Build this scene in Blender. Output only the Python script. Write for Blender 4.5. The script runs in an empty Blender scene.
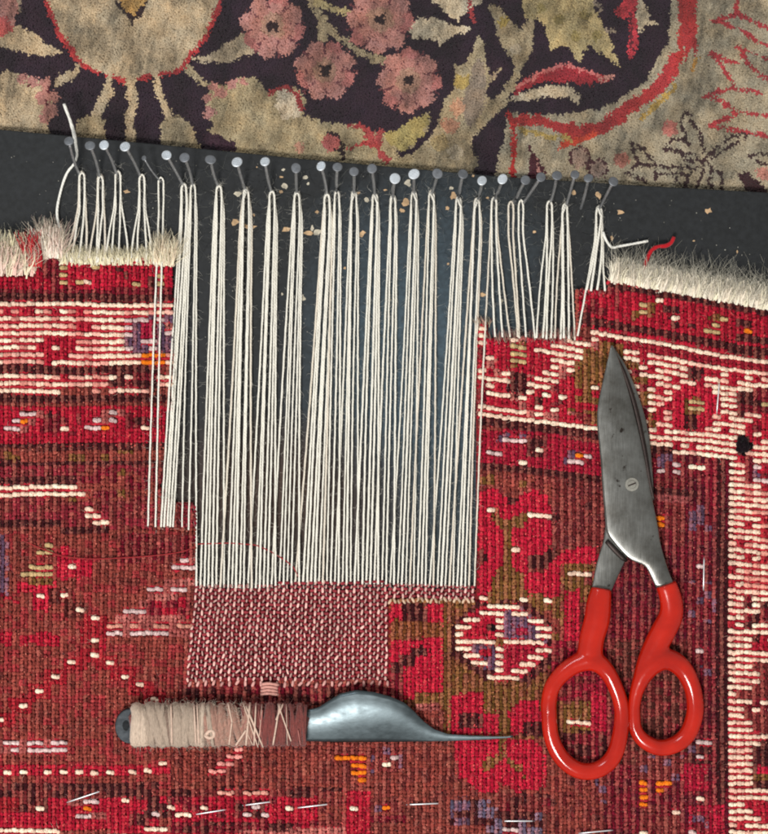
import bpy, bmesh, math, random
import numpy as np
from mathutils import Vector, Matrix
random.seed(7); RNG = np.random.default_rng(7)
SC = bpy.context.scene
C = SC.collection
PI = math.pi

# ------------------------------------------------------------------ camera, light, exposure
S = 0.0005            # metres per photo pixel on the rug surface
H = 0.80              # camera height above the rug surface
cam = bpy.data.cameras.new('camera'); cam_o = bpy.data.objects.new('camera', cam); C.objects.link(cam_o)
cam_o.location = (0, 0, H); cam_o.rotation_euler = (0, 0, 0)
cam.sensor_width = 36; cam.sensor_fit = 'AUTO'; cam.lens = 36 * H / (834 * S)
cam.clip_start = 0.02; cam.clip_end = 50
SC.camera = cam_o
world = bpy.data.worlds.new('World'); SC.world = world; world.use_nodes = True
bg = world.node_tree.nodes['Background']; bg.inputs[0].default_value = (1.0, 0.985, 0.95, 1); bg.inputs[1].default_value = 0.39

def area(name, loc, target, sx, sy, power, col):
    l = bpy.data.lights.new(name, 'AREA'); l.shape = 'RECTANGLE'; l.size = sx; l.size_y = sy; l.energy = power; l.color = col
    o = bpy.data.objects.new(name, l); C.objects.link(o); o.location = loc
    d = Vector(target) - Vector(loc); o.rotation_euler = d.to_track_quat('-Z', 'Y').to_euler()
    return o
area('window_light', (-0.34, -0.80, 1.50), (0.02, 0.0, 0), 0.50, 0.36, 26.0, (1.0, 0.97, 0.93))
area('side_window_light', (-0.55, 0.75, 1.35), (0.0, 0.0, 0), 0.35, 0.35, 3.5, (0.86, 0.94, 1.0))
SC.view_settings.view_transform = 'Standard'; SC.view_settings.look = 'None'
SC.view_settings.exposure = 0.1; SC.view_settings.gamma = 1.0; SC.view_settings.use_curve_mapping = False
SC.render.engine = 'CYCLES'
SC.cycles.filter_width = 1.9

# ------------------------------------------------------------------ helpers
def P(x, y, z=0.0):
    """photo pixel at height z (metres) -> world point"""
    k = S * (H - z) / H
    return Vector(((x - 384) * k, (417 - y) * k, z))

def lin(c):
    out = []
    for v in c[:3]:
        v = v / 255.0
        out.append(v / 12.92 if v <= 0.04045 else ((v + 0.055) / 1.055) ** 2.4)
    return out

def nodes_mat(name):
    m = bpy.data.materials.new(name); m.use_nodes = True
    nt = m.node_tree; b = nt.nodes['Principled BSDF']
    return m, nt, b

def fibre_mat(name, col=None, rough=0.9, scale=900, amount=0.35, bump=0.4, stretch=(1, 1, 1), sheen=0.15, attr=False, spec=0.15, detail=3):
    """wool, cotton, pile: base colour (flat or attribute 'dye') broken up by fibre noise"""
    m, nt, b = nodes_mat(name)
    tc = nt.nodes.new('ShaderNodeTexCoord'); mp = nt.nodes.new('ShaderNodeMapping'); mp.inputs['Scale'].default_value = stretch
    nt.links.new(tc.outputs['Object'], mp.inputs[0])
    n = nt.nodes.new('ShaderNodeTexNoise'); n.inputs['Scale'].default_value = scale; n.inputs['Detail'].default_value = detail
    nt.links.new(mp.outputs[0], n.inputs['Vector'])
    mr = nt.nodes.new('ShaderNodeMapRange'); mr.inputs['From Min'].default_value = 0.25; mr.inputs['From Max'].default_value = 0.75
    mr.inputs['To Min'].default_value = 1 - amount; mr.inputs['To Max'].default_value = 1 + amount
    nt.links.new(n.outputs['Fac'], mr.inputs['Value'])
    mul = nt.nodes.new('ShaderNodeMix'); mul.data_type = 'RGBA'; mul.blend_type = 'MULTIPLY'; mul.inputs['Factor'].default_value = 1
    if attr:
        a = nt.nodes.new('ShaderNodeAttribute'); a.attribute_name = 'dye'; nt.links.new(a.outputs['Color'], mul.inputs['A'])
    else:
        mul.inputs['A'].default_value = (*lin(col), 1)
    nt.links.new(mr.outputs[0], mul.inputs['B'])
    nt.links.new(mul.outputs['Result'], b.inputs['Base Color'])
    b.inputs['Roughness'].default_value = rough
    b.inputs['Specular IOR Level'].default_value = spec
    b.inputs['Sheen Weight'].default_value = sheen; b.inputs['Sheen Roughness'].default_value = 0.5
    if bump:
        bp = nt.nodes.new('ShaderNodeBump'); bp.inputs['Strength'].default_value = bump; bp.inputs['Distance'].default_value = 0.0004
        nt.links.new(n.outputs['Fac'], bp.inputs['Height']); nt.links.new(bp.outputs[0], b.inputs['Normal'])
    return m

def metal_mat(name, col, rough=0.35, dirt=0.3, scale=60, scratch=True, metallic=1.0):
    m, nt, b = nodes_mat(name)
    tc = nt.nodes.new('ShaderNodeTexCoord')
    n = nt.nodes.new('ShaderNodeTexNoise'); n.inputs['Scale'].default_value = scale; n.inputs['Detail'].default_value = 6; n.inputs['Roughness'].default_value = 0.65
    nt.links.new(tc.outputs['Object'], n.inputs['Vector'])
    n2 = nt.nodes.new('ShaderNodeTexNoise'); n2.inputs['Scale'].default_value = scale * 12; n2.inputs['Detail'].default_value = 4
    mp = nt.nodes.new('ShaderNodeMapping'); mp.inputs['Scale'].default_value = (0.5, 0.9, 1.0); mp.inputs['Rotation'].default_value = (0, 0, 0.15)
    nt.links.new(tc.outputs['Object'], mp.inputs[0]); nt.links.new(mp.outputs[0], n2.inputs['Vector'])
    cr = nt.nodes.new('ShaderNodeValToRGB'); c = lin(col)
    cr.color_ramp.elements[0].position = 0.25; cr.color_ramp.elements[0].color = (*[v * (1 - dirt) for v in c], 1)
    cr.color_ramp.elements[1].position = 0.7; cr.color_ramp.elements[1].color = (*[min(1, v * (1 + dirt * 0.5)) for v in c], 1)
    nt.links.new(n.outputs['Fac'], cr.inputs[0]); nt.links.new(cr.outputs[0], b.inputs['Base Color'])
    b.inputs['Metallic'].default_value = metallic
    ad = nt.nodes.new('ShaderNodeMath'); ad.operation = 'MULTIPLY_ADD'; ad.inputs[1].default_value = 0.3; ad.inputs[2].default_value = rough - 0.12
    nt.links.new(n2.outputs['Fac'], ad.inputs[0]); nt.links.new(ad.outputs[0], b.inputs['Roughness'])
    if scratch:
        bp = nt.nodes.new('ShaderNodeBump'); bp.inputs['Strength'].default_value = 0.12; bp.inputs['Distance'].default_value = 0.0003
        nt.links.new(n2.outputs['Fac'], bp.inputs['Height']); nt.links.new(bp.outputs[0], b.inputs['Normal'])
    return m

def tag(o, label=None, cat=None, group=None, kind=None):
    if label: o['label'] = label
    if cat: o['category'] = cat
    if group: o['group'] = group
    if kind: o['kind'] = kind
    return o

def empty(name, loc=(0, 0, 0)):
    o = bpy.data.objects.new(name, None); C.objects.link(o); o.location = loc; o.empty_display_size = 0.01
    return o

def link_mesh(name, me, mat, parent=None, smooth=True):
    if mat: me.materials.append(mat)
    if smooth: me.polygons.foreach_set('use_smooth', [True] * len(me.polygons))
    o = bpy.data.objects.new(name, me); C.objects.link(o)
    if parent:
        o.parent = parent; o.matrix_parent_inverse = Matrix.Translation(-parent.location) if parent.type == 'EMPTY' else Matrix()
    return o

class Soup:
    """collects triangles / quads with a dye colour per vertex, as numpy blocks"""
    def __init__(s): s.v = []; s.f = []; s.c = []; s.n = 0
    def add(s, v, f, c):
        v = np.asarray(v, float).reshape(-1, 3); f = np.asarray(f, int)
        s.v.append(v); s.f.append(f + s.n); s.c.append(np.asarray(c, float).reshape(-1, 3)); s.n += len(v)
    def build(s, name, mat, parent=None, smooth=True):
        me = bpy.data.meshes.new(name)
        v = np.concatenate(s.v); c = np.concatenate(s.c)
        loops = []; starts = []; tot = 0
        for f in s.f:
            k = f.shape[1]; loops.append(f.ravel()); starts.append(tot + k * np.arange(len(f))); tot += f.size
        loops = np.concatenate(loops).astype(np.int32); starts = np.concatenate(starts).astype(np.int32)
        me.vertices.add(len(v)); me.vertices.foreach_set('co', v.ravel())
        me.loops.add(len(loops)); me.loops.foreach_set('vertex_index', loops)
        me.polygons.add(len(starts)); me.polygons.foreach_set('loop_start', starts)
        a = me.color_attributes.new('dye', 'FLOAT_COLOR', 'POINT')
        a.data.foreach_set('color', np.concatenate([c, np.ones((len(c), 1))], 1).ravel())
        me.update(calc_edges=True); me.validate()
        return link_mesh(name, me, mat, parent, smooth)

# dome template: centre + two rings
K_ = 8
_t = [(0, 0, 1.0)]
for r_, z_ in ((0.55, 0.84), (0.95, 0.28), (1.02, -0.35)):
    for k in range(K_): _t.append((r_ * math.cos(2 * PI * (k + .5) / K_), r_ * math.sin(2 * PI * (k + .5) / K_), z_))
T_V = np.array(_t)
T_V[:, :2] = np.sign(T_V[:, :2]) * np.abs(T_V[:, :2]) ** 0.82
_f = [(0, 1 + k, 1 + (k + 1) % K_) for k in range(K_)]
for rr in (0, 1):
    a0 = 1 + rr * K_; b0 = a0 + K_
    for k in range(K_):
        k2 = (k + 1) % K_
        _f += [(a0 + k, b0 + k, b0 + k2), (a0 + k, b0 + k2, a0 + k2)]
T_F = np.array(_f)

_l = [(0, 0, 1.0)]
for r_, z_ in ((0.6, 0.78), (1.0, -.1)):
    for k in range(6): _l.append((r_ * math.cos(PI * (k + .5) / 3), r_ * math.sin(PI * (k + .5) / 3), z_))
L_V = np.array(_l); L_V[:, :2] = np.sign(L_V[:, :2]) * np.abs(L_V[:, :2]) ** 0.85
L_F = np.array([(0, 1 + k, 1 + (k + 1) % 6) for k in range(6)] + [t for k in range(6) for t in ((1 + k, 7 + k, 7 + (k + 1) % 6), (1 + k, 7 + (k + 1) % 6, 1 + (k + 1) % 6))])
def domes(soup, cx, cy, cz, a, b, h, ang, col, lite=False):
    """many little yarn nubs; all sizes in photo pixels, z in px above the rug plane"""
    TV, TF = (L_V, L_F) if lite else (T_V, T_F)
    n = len(cx); cx, cy, cz, a, b, h, ang = [np.broadcast_to(np.asarray(q, float), (n,)) for q in (cx, cy, cz, a, b, h, ang)]
    lx = TV[None, :, 0] * a[:, None]; ly = TV[None, :, 1] * b[:, None]
    jit = 1 + RNG.normal(0, 0.07, lx.shape); lx = lx * jit; ly = ly * jit
    ca, sa = np.cos(ang)[:, None], np.sin(ang)[:, None]
    X = cx[:, None] + lx * ca - ly * sa; Y = cy[:, None] + lx * sa + ly * ca
    Z = cz[:, None] + TV[None, :, 2] * h[:, None]
    z = Z * S; k = S * (H - z) / H
    V = np.stack([(X - 384) * k, (417 - Y) * k, z], -1)
    F = (TF[None] + (np.arange(n) * len(TV))[:, None, None]).reshape(-1, 3)
    F = F[:, ::-1]
    cc = np.repeat(np.asarray(col)[:, None, :], len(TV), 1) * (1 + RNG.normal(0, 0.06, (n, len(TV), 1)))
    soup.add(V.reshape(-1, 3), F, np.clip(cc.reshape(-1, 3), 0.002, 0.95))

def catmull(pts, step):
    """smooth resampled polyline through pts (any dimension), about one sample per `step` px"""
    pts = [np.array(p, float) for p in pts]
    if len(pts) == 2:
        n = max(2, int(np.linalg.norm(pts[1][:2] - pts[0][:2]) / step) + 1)
        return [pts[0] + (pts[1] - pts[0]) * t for t in np.linspace(0, 1, n)]
    q = [2 * pts[0] - pts[1]] + pts + [2 * pts[-1] - pts[-2]]; out = []
    for i in range(1, len(q) - 2):
        n = max(1, int(np.linalg.norm(q[i + 1][:2] - q[i][:2]) / step))
        for j in range(n):
            t = j / n
            out.append(0.5 * (2 * q[i] + (q[i + 1] - q[i - 1]) * t + (2 * q[i - 1] - 5 * q[i] + 4 * q[i + 1] - q[i + 2]) * t * t + (3 * q[i] - q[i - 1] - 3 * q[i + 1] + q[i + 2]) * t ** 3))
    out.append(q[-2]); return out

def tube_data(pts, rad, sides=6, closed=False, flat=1.0, cap=True):
    """pts world Vectors, rad list (m)"""
    n = len(pts); V = []; F = []
    up = Vector((0, 0, 1))
    for i, p in enumerate(pts):
        if closed: t = pts[(i + 1) % n] - pts[i - 1]
        else: t = pts[min(i + 1, n - 1)] - pts[max(i - 1, 0)]
        t = t.normalized() if t.length > 1e-9 else Vector((1, 0, 0))
        ref = up if abs(t.z) < 0.92 else Vector((0, 1, 0))
        s = t.cross(ref).normalized(); u = s.cross(t)
        for k in range(sides):
            a = 2 * PI * k / sides
            V.append(p + s * (math.cos(a) * rad[i]) + u * (math.sin(a) * rad[i] * flat))
    for i in range(n if closed else n - 1):
        j = (i + 1) % n
        for k in range(sides):
            k2 = (k + 1) % sides
            F.append((i * sides + k, i * sides + k2, j * sides + k2, j * sides + k))
    if cap and not closed:
        F.append(tuple(range(sides))[::-1]); F.append(tuple((n - 1) * sides + k for k in range(sides)))
    return V, F

def tube_obj(name, path, r, mat, parent=None, sides=6, step=6, jit=0.06, flat=1.0, wob=0.0, over=False):
    """path: (x px, y px, z px) control points; r in px (number or per-point 4th value)"""
    pp = catmull(path, step); n = len(pp)
    rad = []; pts = []
    ph = random.uniform(0, 6)
    for i, p in enumerate(pp):
        w = wob * math.sin(i * 1.3 + ph)
        if over and present(np.array(p[0]), np.array(p[1] + 3.)): p[2] = max(p[2], float(bulge(p[0], p[1])) + 2.6)
        pts.append(P(p[0] + w, p[1], p[2] * S))
        rr = (p[3] if len(p) > 3 else r) * (1 + random.uniform(-jit, jit)); rad.append(rr * S)
    V, F = tube_data(pts, rad, sides, flat=flat)
    me = bpy.data.meshes.new(name); me.from_pydata([tuple(v) for v in V], [], F); me.update()
    return link_mesh(name, me, mat, parent)

def hairs(soup, roots, dirs, length, r, col, seg=4, curl=0.5, droop=0.0):
    """thin tapering curled fibres. roots Nx3 px, dirs Nx3, length N px, r px"""
    n = len(roots); roots = np.asarray(roots, float); d = np.asarray(dirs, float); d /= np.linalg.norm(d, axis=1)[:, None]
    length = np.broadcast_to(length, (n,)); r = np.broadcast_to(r, (n,))
    ax = RNG.normal(0, 1, (n, 3)); ax -= (ax * d).sum(1)[:, None] * d; ax /= np.linalg.norm(ax, axis=1)[:, None] + 1e-9
    bx = np.cross(d, ax); ph = RNG.uniform(0, 6.28, n)
    V = np.zeros((n, (seg + 1) * 3, 3))
    for i in range(seg + 1):
        t = i / seg
        cen = roots + d * (length * t)[:, None] + ax * (np.sin(ph + t * 3.0) - np.sin(ph))[:, None] * (curl * length * 0.35)[:, None] + bx * (t * t * curl * length * 0.3)[:, None]
        cen[:, 2] -= droop * length * t * t
        rr = r * (1 - 0.75 * t)
        for k in range(3):
            a = 2 * PI * k / 3
            V[:, i * 3 + k] = cen + (ax * math.cos(a) + bx * math.sin(a)) * rr[:, None]
    F = []
    for i in range(seg):
        for k in range(3):
            F.append((i * 3 + k, i * 3 + (k + 1) % 3, (i + 1) * 3 + (k + 1) % 3, (i + 1) * 3 + k))
    F = np.array(F); m = (seg + 1) * 3
    V[:, :, 2] = np.maximum(V[:, :, 2], -6.8 if True else 0)
    z = V[:, :, 2] * S; k_ = S * (H - z) / H
    W = np.stack([(V[:, :, 0] - 384) * k_, (417 - V[:, :, 1]) * k_, z], -1)
    cc = np.repeat(np.asarray(col)[:, None, :], m, 1)
    soup.add(W.reshape(-1, 3), (F[None] + (np.arange(n) * m)[:, None, None]).reshape(-1, 4), cc.reshape(-1, 3))

def in_poly(px, py, poly):
    res = np.zeros(px.shape, bool); n = len(poly)
    j = n - 1
    for i in range(n):
        xi, yi = poly[i]; xj, yj = poly[j]
        if yi != yj:
            c = ((yi > py) != (yj > py)) & (px < (xj - xi) * (py - yi) / (yj - yi) + xi)
            res ^= c
        j = i
    return res

def seg_dist(px, py, pts):
    best = np.full(px.shape, 1e9)
    for (x0, y0), (x1, y1) in zip(pts[:-1], pts[1:]):
        dx, dy = x1 - x0, y1 - y0; L = dx * dx + dy * dy + 1e-9
        t = np.clip(((px - x0) * dx + (py - y0) * dy) / L, 0, 1)
        best = np.minimum(best, np.hypot(px - x0 - t * dx, py - y0 - t * dy))
    return best

def vnoise(x, y, scale, seed=0):
    """smooth value noise -1..1"""
    x = np.asarray(x, float) / scale + seed * 17.3; y = np.asarray(y, float) / scale + seed * 5.1
    xi = np.floor(x).astype(int); yi = np.floor(y).astype(int); fx = x - xi; fy = y - yi
    fx = fx * fx * (3 - 2 * fx); fy = fy * fy * (3 - 2 * fy)
    def h(a, b):
        v = np.sin(a * 127.1 + b * 311.7 + seed * 74.7) * 43758.5453
        return 2 * (v - np.floor(v)) - 1
    return (h(xi, yi) * (1 - fx) + h(xi + 1, yi) * fx) * (1 - fy) + (h(xi, yi + 1) * (1 - fx) + h(xi + 1, yi + 1) * fx) * fy

BOARD_Z = -7.5        # px below the rug surface
FLOOR_Z = -24.0
# ------------------------------------------------------------------ floor and pile rug
m_floor = fibre_mat('floor_material', (92, 84, 76), scale=30, bump=0.1)
me = bpy.data.meshes.new('floor'); fz = (FLOOR_Z - 6) * S
me.from_pydata([(-1.5, -1.5, fz), (1.5, -1.5, fz), (1.5, 1.5, fz), (-1.5, 1.5, fz)], [], [(0, 1, 2, 3)])
tag(link_mesh('floor', me, m_floor, smooth=False), kind='structure')

pile_rug = empty('pile_rug', P(384, 60, FLOOR_Z * S))
tag(pile_rug, 'dark aubergine floral pile rug with pink flowers and tan leaves behind the black board', 'rug')
m_back = fibre_mat('pile_backing_material', (52, 38, 36), scale=300)
me = bpy.data.meshes.new('backing')
x0, y0, x1, y1 = -120, -110, 890, 330
z0, z1 = (FLOOR_Z - 5) * S, FLOOR_Z * S
c8 = [(x0, y0), (x1, y0), (x1, y1), (x0, y1)]
me.from_pydata([tuple(P(x, y, z0)) for x, y in c8] + [tuple(P(x, y, z1)) for x, y in c8], [], [(0, 1, 2, 3), (7, 6, 5, 4), (0, 4, 5, 1), (1, 5, 6, 2), (2, 6, 7, 3), (3, 7, 4, 0)])
link_mesh('backing', me, m_back, pile_rug, smooth=False)

D_ = (36, 19, 31); TN = (164, 145, 117); LT = (178, 163, 138); PK_ = (158, 110, 101); RD = (136, 50, 50); GN = (150, 134, 106); GO = (155, 122, 66); BK = (40, 22, 24); DR = (82, 26, 34); GY = (128, 112, 96)
pile_ops = []
def pp_(poly, c): pile_ops.append(('p', poly, c))
def pl_(pts, w, c): pile_ops.append(('l', pts, w, c))
def pc_(x, y, r, c): pile_ops.append(('c', x, y, r, c))
def flower(x, y, r, n=8, rot=0.2, core=True):
    for k in range(n):
        a = rot + 2 * PI * k / n; pc_(x + .68 * r * math.cos(a), y + .68 * r * math.sin(a), r * .285, PK_ if k % 3 else (158, 98, 92))
    pc_(x, y, r * .66, (158, 108, 98)); pc_(x, y, r * .36, (152, 116, 98))
    for k in range(n):
        a = rot + 2 * PI * (k + .5) / n; pl_([(x + .5 * r * math.cos(a), y + .5 * r * math.sin(a)), (x + .95 * r * math.cos(a), y + .95 * r * math.sin(a))], .8, (92, 48, 52))
    pp_([(x - 5.5, y - 3.5), (x + 5, y - 5), (x + 5, y + 4.5), (x - 4.5, y + 5)], BK)
# far left leaf and petal
pp_([(-60, -60), (16, -60), (19, 8), (14, 16), (17, 22), (16, 30), (-60, 34)], PK_)
pp_([(-60, 28), (0, 27), (18, 24), (38, 34), (45, 42), (58, 50), (64, 53), (40, 55), (28, 54), (20, 49), (0, 46), (-60, 46)], TN)
pp_([(-60, 8), (8, 16), (16, 28), (0, 34), (-60, 32)], (165, 78, 74))
pl_([(18, -10), (19, 9)], 1.6, GY)
# central medallion
med = [(40, -60), (46, 0), (50, 12), (54, 20), (58, 30), (63, 39), (70, 46), (75, 55), (80, 62), (88, 67), (98, 71), (110, 75), (122, 78), (134, 79), (146, 77), (158, 73), (168, 72), (178, 69), (186, 63), (190, 55), (197, 46), (204, 36), (210, 26), (216, 12), (222, 0), (230, -60)]
pp_(med, TN); pl_(med, 2.4, (158, 48, 50))
pp_([(118, -60), (120, 0), (124, 8), (133, 16), (141, 9), (148, 0), (150, -60)], (168, 132, 78))
pl_([(115, -40), (117, 0), (122, 9), (130, 14), (132, 24)], 1.9, BK); pl_([(132, 18), (138, 13), (146, 3), (152, -40)], 1.9, BK)
pl_([(57, 80), (68, 76), (77, 66)], 4.2, TN)
pl_([(108, 76), (109, 90), (102, 100), (97, 113)], 4.2, TN)
pp_([(76, 120), (84, 114), (98, 113), (104, 120), (106, 145), (73, 145)], GN)
pl_([(133, 80), (132, 100), (128, 118), (131, 145)], 5.2, TN)
pl_([(155, 74), (157, 88), (164, 104), (170, 116)], 4.2, TN)
pp_([(160, 122), (170, 115), (182, 116), (190, 122), (195, 132), (201, 146), (160, 146)], GN)
pl_([(188, 67), (193, 73), (204, 82), (209, 84)], 3.4, GN)
# left lower blob
pp_([(-60, 76), (0, 76), (8, 68), (14, 72), (24, 74), (34, 78), (44, 80), (48, 90), (54, 98), (48, 104), (54, 112), (46, 122), (50, 131), (38, 136), (-60, 136)], TN)
for x, y, r in ((22, 77, 5), (33, 80, 5.5), (45, 82, 6), (54, 95, 5.5), (50, 109, 8), (43, 95, 7), (44, 117, 5)): pc_(x, y, r, PK_)
for x, y in ((48, 89), (47, 101), (29, 84)): pc_(x, y, 2, DR)
# leaf with flower one
pp_([(190, 58), (206, 55), (218, 47), (230, 39), (242, 31), (256, 36), (258, 51), (240, 54), (230, 60), (214, 60), (200, 60)], (158, 142, 118))
flower(273, 25, 34)
# lower centre blob and band
pp_([(214, 84), (222, 84), (230, 80), (240, 77), (254, 76), (262, 84), (266, 92), (272, 90), (280, 86), (290, 85), (299, 88), (306, 100), (303, 113), (320, 120), (340, 122), (355, 122), (370, 126), (385, 134), (400, 126), (412, 118), (428, 112), (431, 118), (424, 150), (422, 190), (215, 190), (222, 150), (208, 128), (216, 124), (204, 114), (210, 106), (206, 100), (212, 96), (208, 92)], (150, 134, 104))
pp_([(278, 88), (298, 90), (303, 104), (300, 116), (284, 118), (276, 104)], (186, 170, 146))
for x, y, r in ((213, 86, 5.5), (208, 97, 4.5), (209, 110, 6), (221, 92, 6), (206, 114, 4), (232, 82, 5), (243, 80, 4)): pc_(x, y, r, PK_)
pl_([(270, 92), (277, 88), (287, 86), (296, 92), (300, 102), (303, 108)], 2.2, RD)
pp_([(206, 131), (220, 134), (234, 140), (237, 150), (222, 150), (203, 140)], (52, 28, 40))
pc_(331, 141, 8.5, (150, 82, 78)); pl_([(328, 131), (338, 134), (342, 142), (343, 158)], 1.5, BK); pl_([(331, 148), (341, 147)], 1.2, BK)
pl_([(349, 124), (363, 125)], 2.0, RD); pl_([(368, 128), (372, 140)], 3.4, (150, 62, 60)); pl_([(380, 131), (378, 148), (387, 160)], 3.2, (150, 64, 62)); pl_([(347, 148), (362, 142), (378, 144)], 1.8, (160, 60, 58))
pc_(300, 146, 5, (160, 118, 98))
# vines and flowers
pl_([(308, -30), (312, 2), (320, 14), (328, 26), (340, 38), (352, 46), (366, 52), (382, 62)], 3.8, GN)
pl_([(322, 18), (322, 36)], 4.4, GN); pl_([(318, 0), (334, 8), (354, 11)], 3.8, (150, 134, 96))
flower(380, 18, 36, rot=.1); flower(325, 69, 32, rot=.35); flower(409, 79, 34, rot=.05)
pp_([(409, 26), (418, 17), (435, 16), (450, 22), (462, 24), (475, 25), (462, 31), (450, 37), (440, 43), (428, 38), (411, 36)], LT)
pp_([(430, -30), (432, 0), (440, 6), (450, 14), (458, 18), (464, 13), (470, 6), (484, 0), (484, -30)], LT); pl_([(467, -10), (470, 8), (474, 20)], 2.4, RD)
pp_([(385, 132), (398, 126), (412, 118), (428, 113), (430, 120), (424, 132), (412, 144), (400, 150), (388, 142)], (150, 134, 84))
# acanthus leaves
pp_([(478, 34), (484, 42), (486, 62), (490, 72), (504, 66), (502, 70), (490, 80), (486, 92), (492, 100), (500, 104), (512, 98), (504, 108), (492, 116), (482, 126), (474, 136), (468, 146), (478, 155), (478, 162), (466, 190), (415, 190), (418, 152), (426, 142), (434, 130), (438, 118), (443, 98), (452, 92), (457, 86), (457, 76), (453, 62), (462, 66), (470, 56), (474, 46)], GN)
pp_([(474, 60), (484, 60), (486, 90), (482, 112), (468, 128), (462, 110), (468, 84)], GY)
pc_(458, 106, 8, (170, 130, 104)); pc_(450, 124, 8, (160, 116, 92)); pc_(462, 80, 7, (150, 128, 74)); pc_(440, 142, 9, (158, 136, 96)); pc_(455, 150, 7, LT)
pp_([(487, 5), (495, 3), (503, 10), (512, 22), (521, 28), (528, 18), (535, 17), (534, 34), (532, 48), (525, 64), (519, 76), (512, 92), (503, 106), (488, 112), (492, 100), (504, 88), (513, 72), (514, 62), (510, 56), (504, 46), (498, 36), (493, 18)], GN)
pc_(503, 20, 5, (150, 128, 70)); pc_(515, 48, 6, LT)
pl_([(440, 106), (434, 122), (424, 138), (412, 148), (400, 152)], 2.8, D_); pl_([(488, 76), (498, 72)], 1.6, GY)
# golden mass
pp_([(520, -60), (522, 0), (524, 14), (532, 20), (538, 17), (544, 24), (548, 40), (552, 52), (560, 44), (567, 47), (574, 54), (582, 63), (582, 50), (591, 44), (602, 52), (614, 60), (619, 63), (612, 42), (604, 26), (594, 8), (590, -60)], (158, 141, 102))
for x, y in ((540, 6), (560, 18), (575, 34), (585, 14), (596, 34)): pc_(x, y, 5, (140, 124, 78))
pl_([(594, 2), (601, 8)], 2, GY); pl_([(605, 28), (613, 30)], 1.5, GY)
pp_([(514, 90), (524, 77), (540, 71), (555, 65), (566, 63), (580, 69), (600, 73), (613, 76), (606, 80), (590, 82), (570, 81), (545, 80), (530, 85), (517, 93)], (140, 36, 44)); pl_([(516, 86), (540, 72), (566, 63), (600, 73)], 1.6, (172, 96, 92)); pl_([(600, 77), (612, 76)], 2, PK_)
pp_([(510, 96), (524, 92), (540, 85), (560, 83), (572, 87), (581, 93), (578, 103), (570, 97), (550, 95), (530, 99), (514, 101)], LT)
pp_([(614, 10), (624, -2), (624, -60), (636, -60), (636, 20), (639, 40), (635, 52), (630, 60), (627, 50), (629, 40), (628, 20), (620, 14)], (168, 50, 58)); pl_([(631, 10), (632, 48)], 1.2, DR)
pp_([(638, -60), (642, 0), (648, 8), (650, 18), (661, 21), (648, 23), (640, 32), (637, 20)], LT)
# tan field to the right
pp_([(508, 110), (545, 113), (575, 112), (600, 107), (625, 95), (645, 79), (655, 62), (668, 42), (672, 0), (672, -60), (900, -60), (900, 230), (490, 200), (497, 165), (504, 140)], (146, 134, 112))
pl_([(509, 112), (513, 120), (513, 180)], 2.2, (168, 44, 40)); pl_([(518, 118), (540, 120), (562, 126)], 4.5, (152, 44, 42)); pl_([(560, 125), (580, 131), (600, 126), (622, 114)], 6.5, (146, 42, 42))
pl_([(560, 144), (584, 138), (600, 128)], 3, (170, 60, 40)); pl_([(600, 126), (622, 112), (645, 96), (660, 84)], 6, (142, 42, 42)); pl_([(664, 82), (672, 68), (676, 56)], 7, (160, 48, 50)); pl_([(680, 56), (682, 20), (684, -60)], 3.5, (150, 44, 40))
pp_([(680, -60), (692, -60), (697, 20), (696, 56), (690, 44), (686, 62), (681, 34)], (150, 44, 44))
pl_([(640, 118), (660, 100), (676, 84)], 2.2, (158, 128, 66)); pl_([(520, 128), (545, 134), (570, 138)], 2.2, (158, 134, 76)); pl_([(697, 56), (692, 70)], 1.6, (150, 110, 50))
for z in ([(713, 20), (735, 14), (740, -20)], [(713, 20), (735, 25), (768, 46), (800, 60)], [(735, 12), (768, 26), (800, 30)], [(713, 52), (725, 68), (733, 84), (740, 88), (758, 92)], [(738, 46), (768, 58), (800, 62)], [(740, 46), (748, 64), (768, 78), (800, 90)], [(704, 95), (725, 88), (755, 89)], [(704, 95), (720, 98), (735, 110), (768, 114), (800, 112)], [(708, 125), (722, 118), (737, 114)], [(708, 125), (735, 128), (768, 134), (800, 140)], [(716, 54), (736, 62)]): pl_(z, 1.9, (150, 48, 52))
pc_(670, 127, 7.5, (168, 104, 94)); pc_(622, 158, 7.5, (158, 104, 90)); pc_(764, 172, 7, (160, 110, 98))
for z in ([(687, 108), (681, 119), (686, 140), (672, 138), (664, 148), (682, 150), (700, 154)], [(687, 108), (693, 122), (700, 130), (704, 150)], [(684, 140), (692, 144)], [(704, 158), (718, 146), (735, 134), (749, 132)], [(712, 156), (730, 146), (748, 134)], [(704, 158), (690, 160), (678, 152)], [(704, 160), (692, 168), (686, 185)], [(706, 160), (714, 170), (722, 172), (721, 188)], [(704, 160), (700, 176), (696, 190)], [(712, 168), (708, 180), (712, 188)], [(630, 139), (634, 150), (638, 160), (626, 172), (645, 180)], [(630, 139), (644, 148), (655, 162), (656, 180)], [(636, 163), (650, 163)], [(657, 164), (690, 166)], [(657, 171), (690, 173)], [(675, 176), (690, 190)], [(750, 154), (762, 151), (775, 155)], [(757, 160), (775, 164)]): pl_(z, 1.35, (52, 30, 30))
for (cx, cy, r) in ((580, 156, 10), (598, 167, 9)):
    pc_(cx, cy, r, (150, 126, 112)); pl_([(cx + r * math.cos(a), cy + r * math.sin(a)) for a in np.linspace(2.2, 7.2, 12)], 1.2, (70, 38, 40))
pp_([(529, 144), (535, 154), (543, 164), (548, 180), (529, 180)], (66, 24, 32)); pl_([(536, 158), (539, 170)], 1, PK_)
pp_([(738, 173), (748, 172), (760, 182), (768, 192), (745, 190)], (50, 22, 26))

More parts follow.
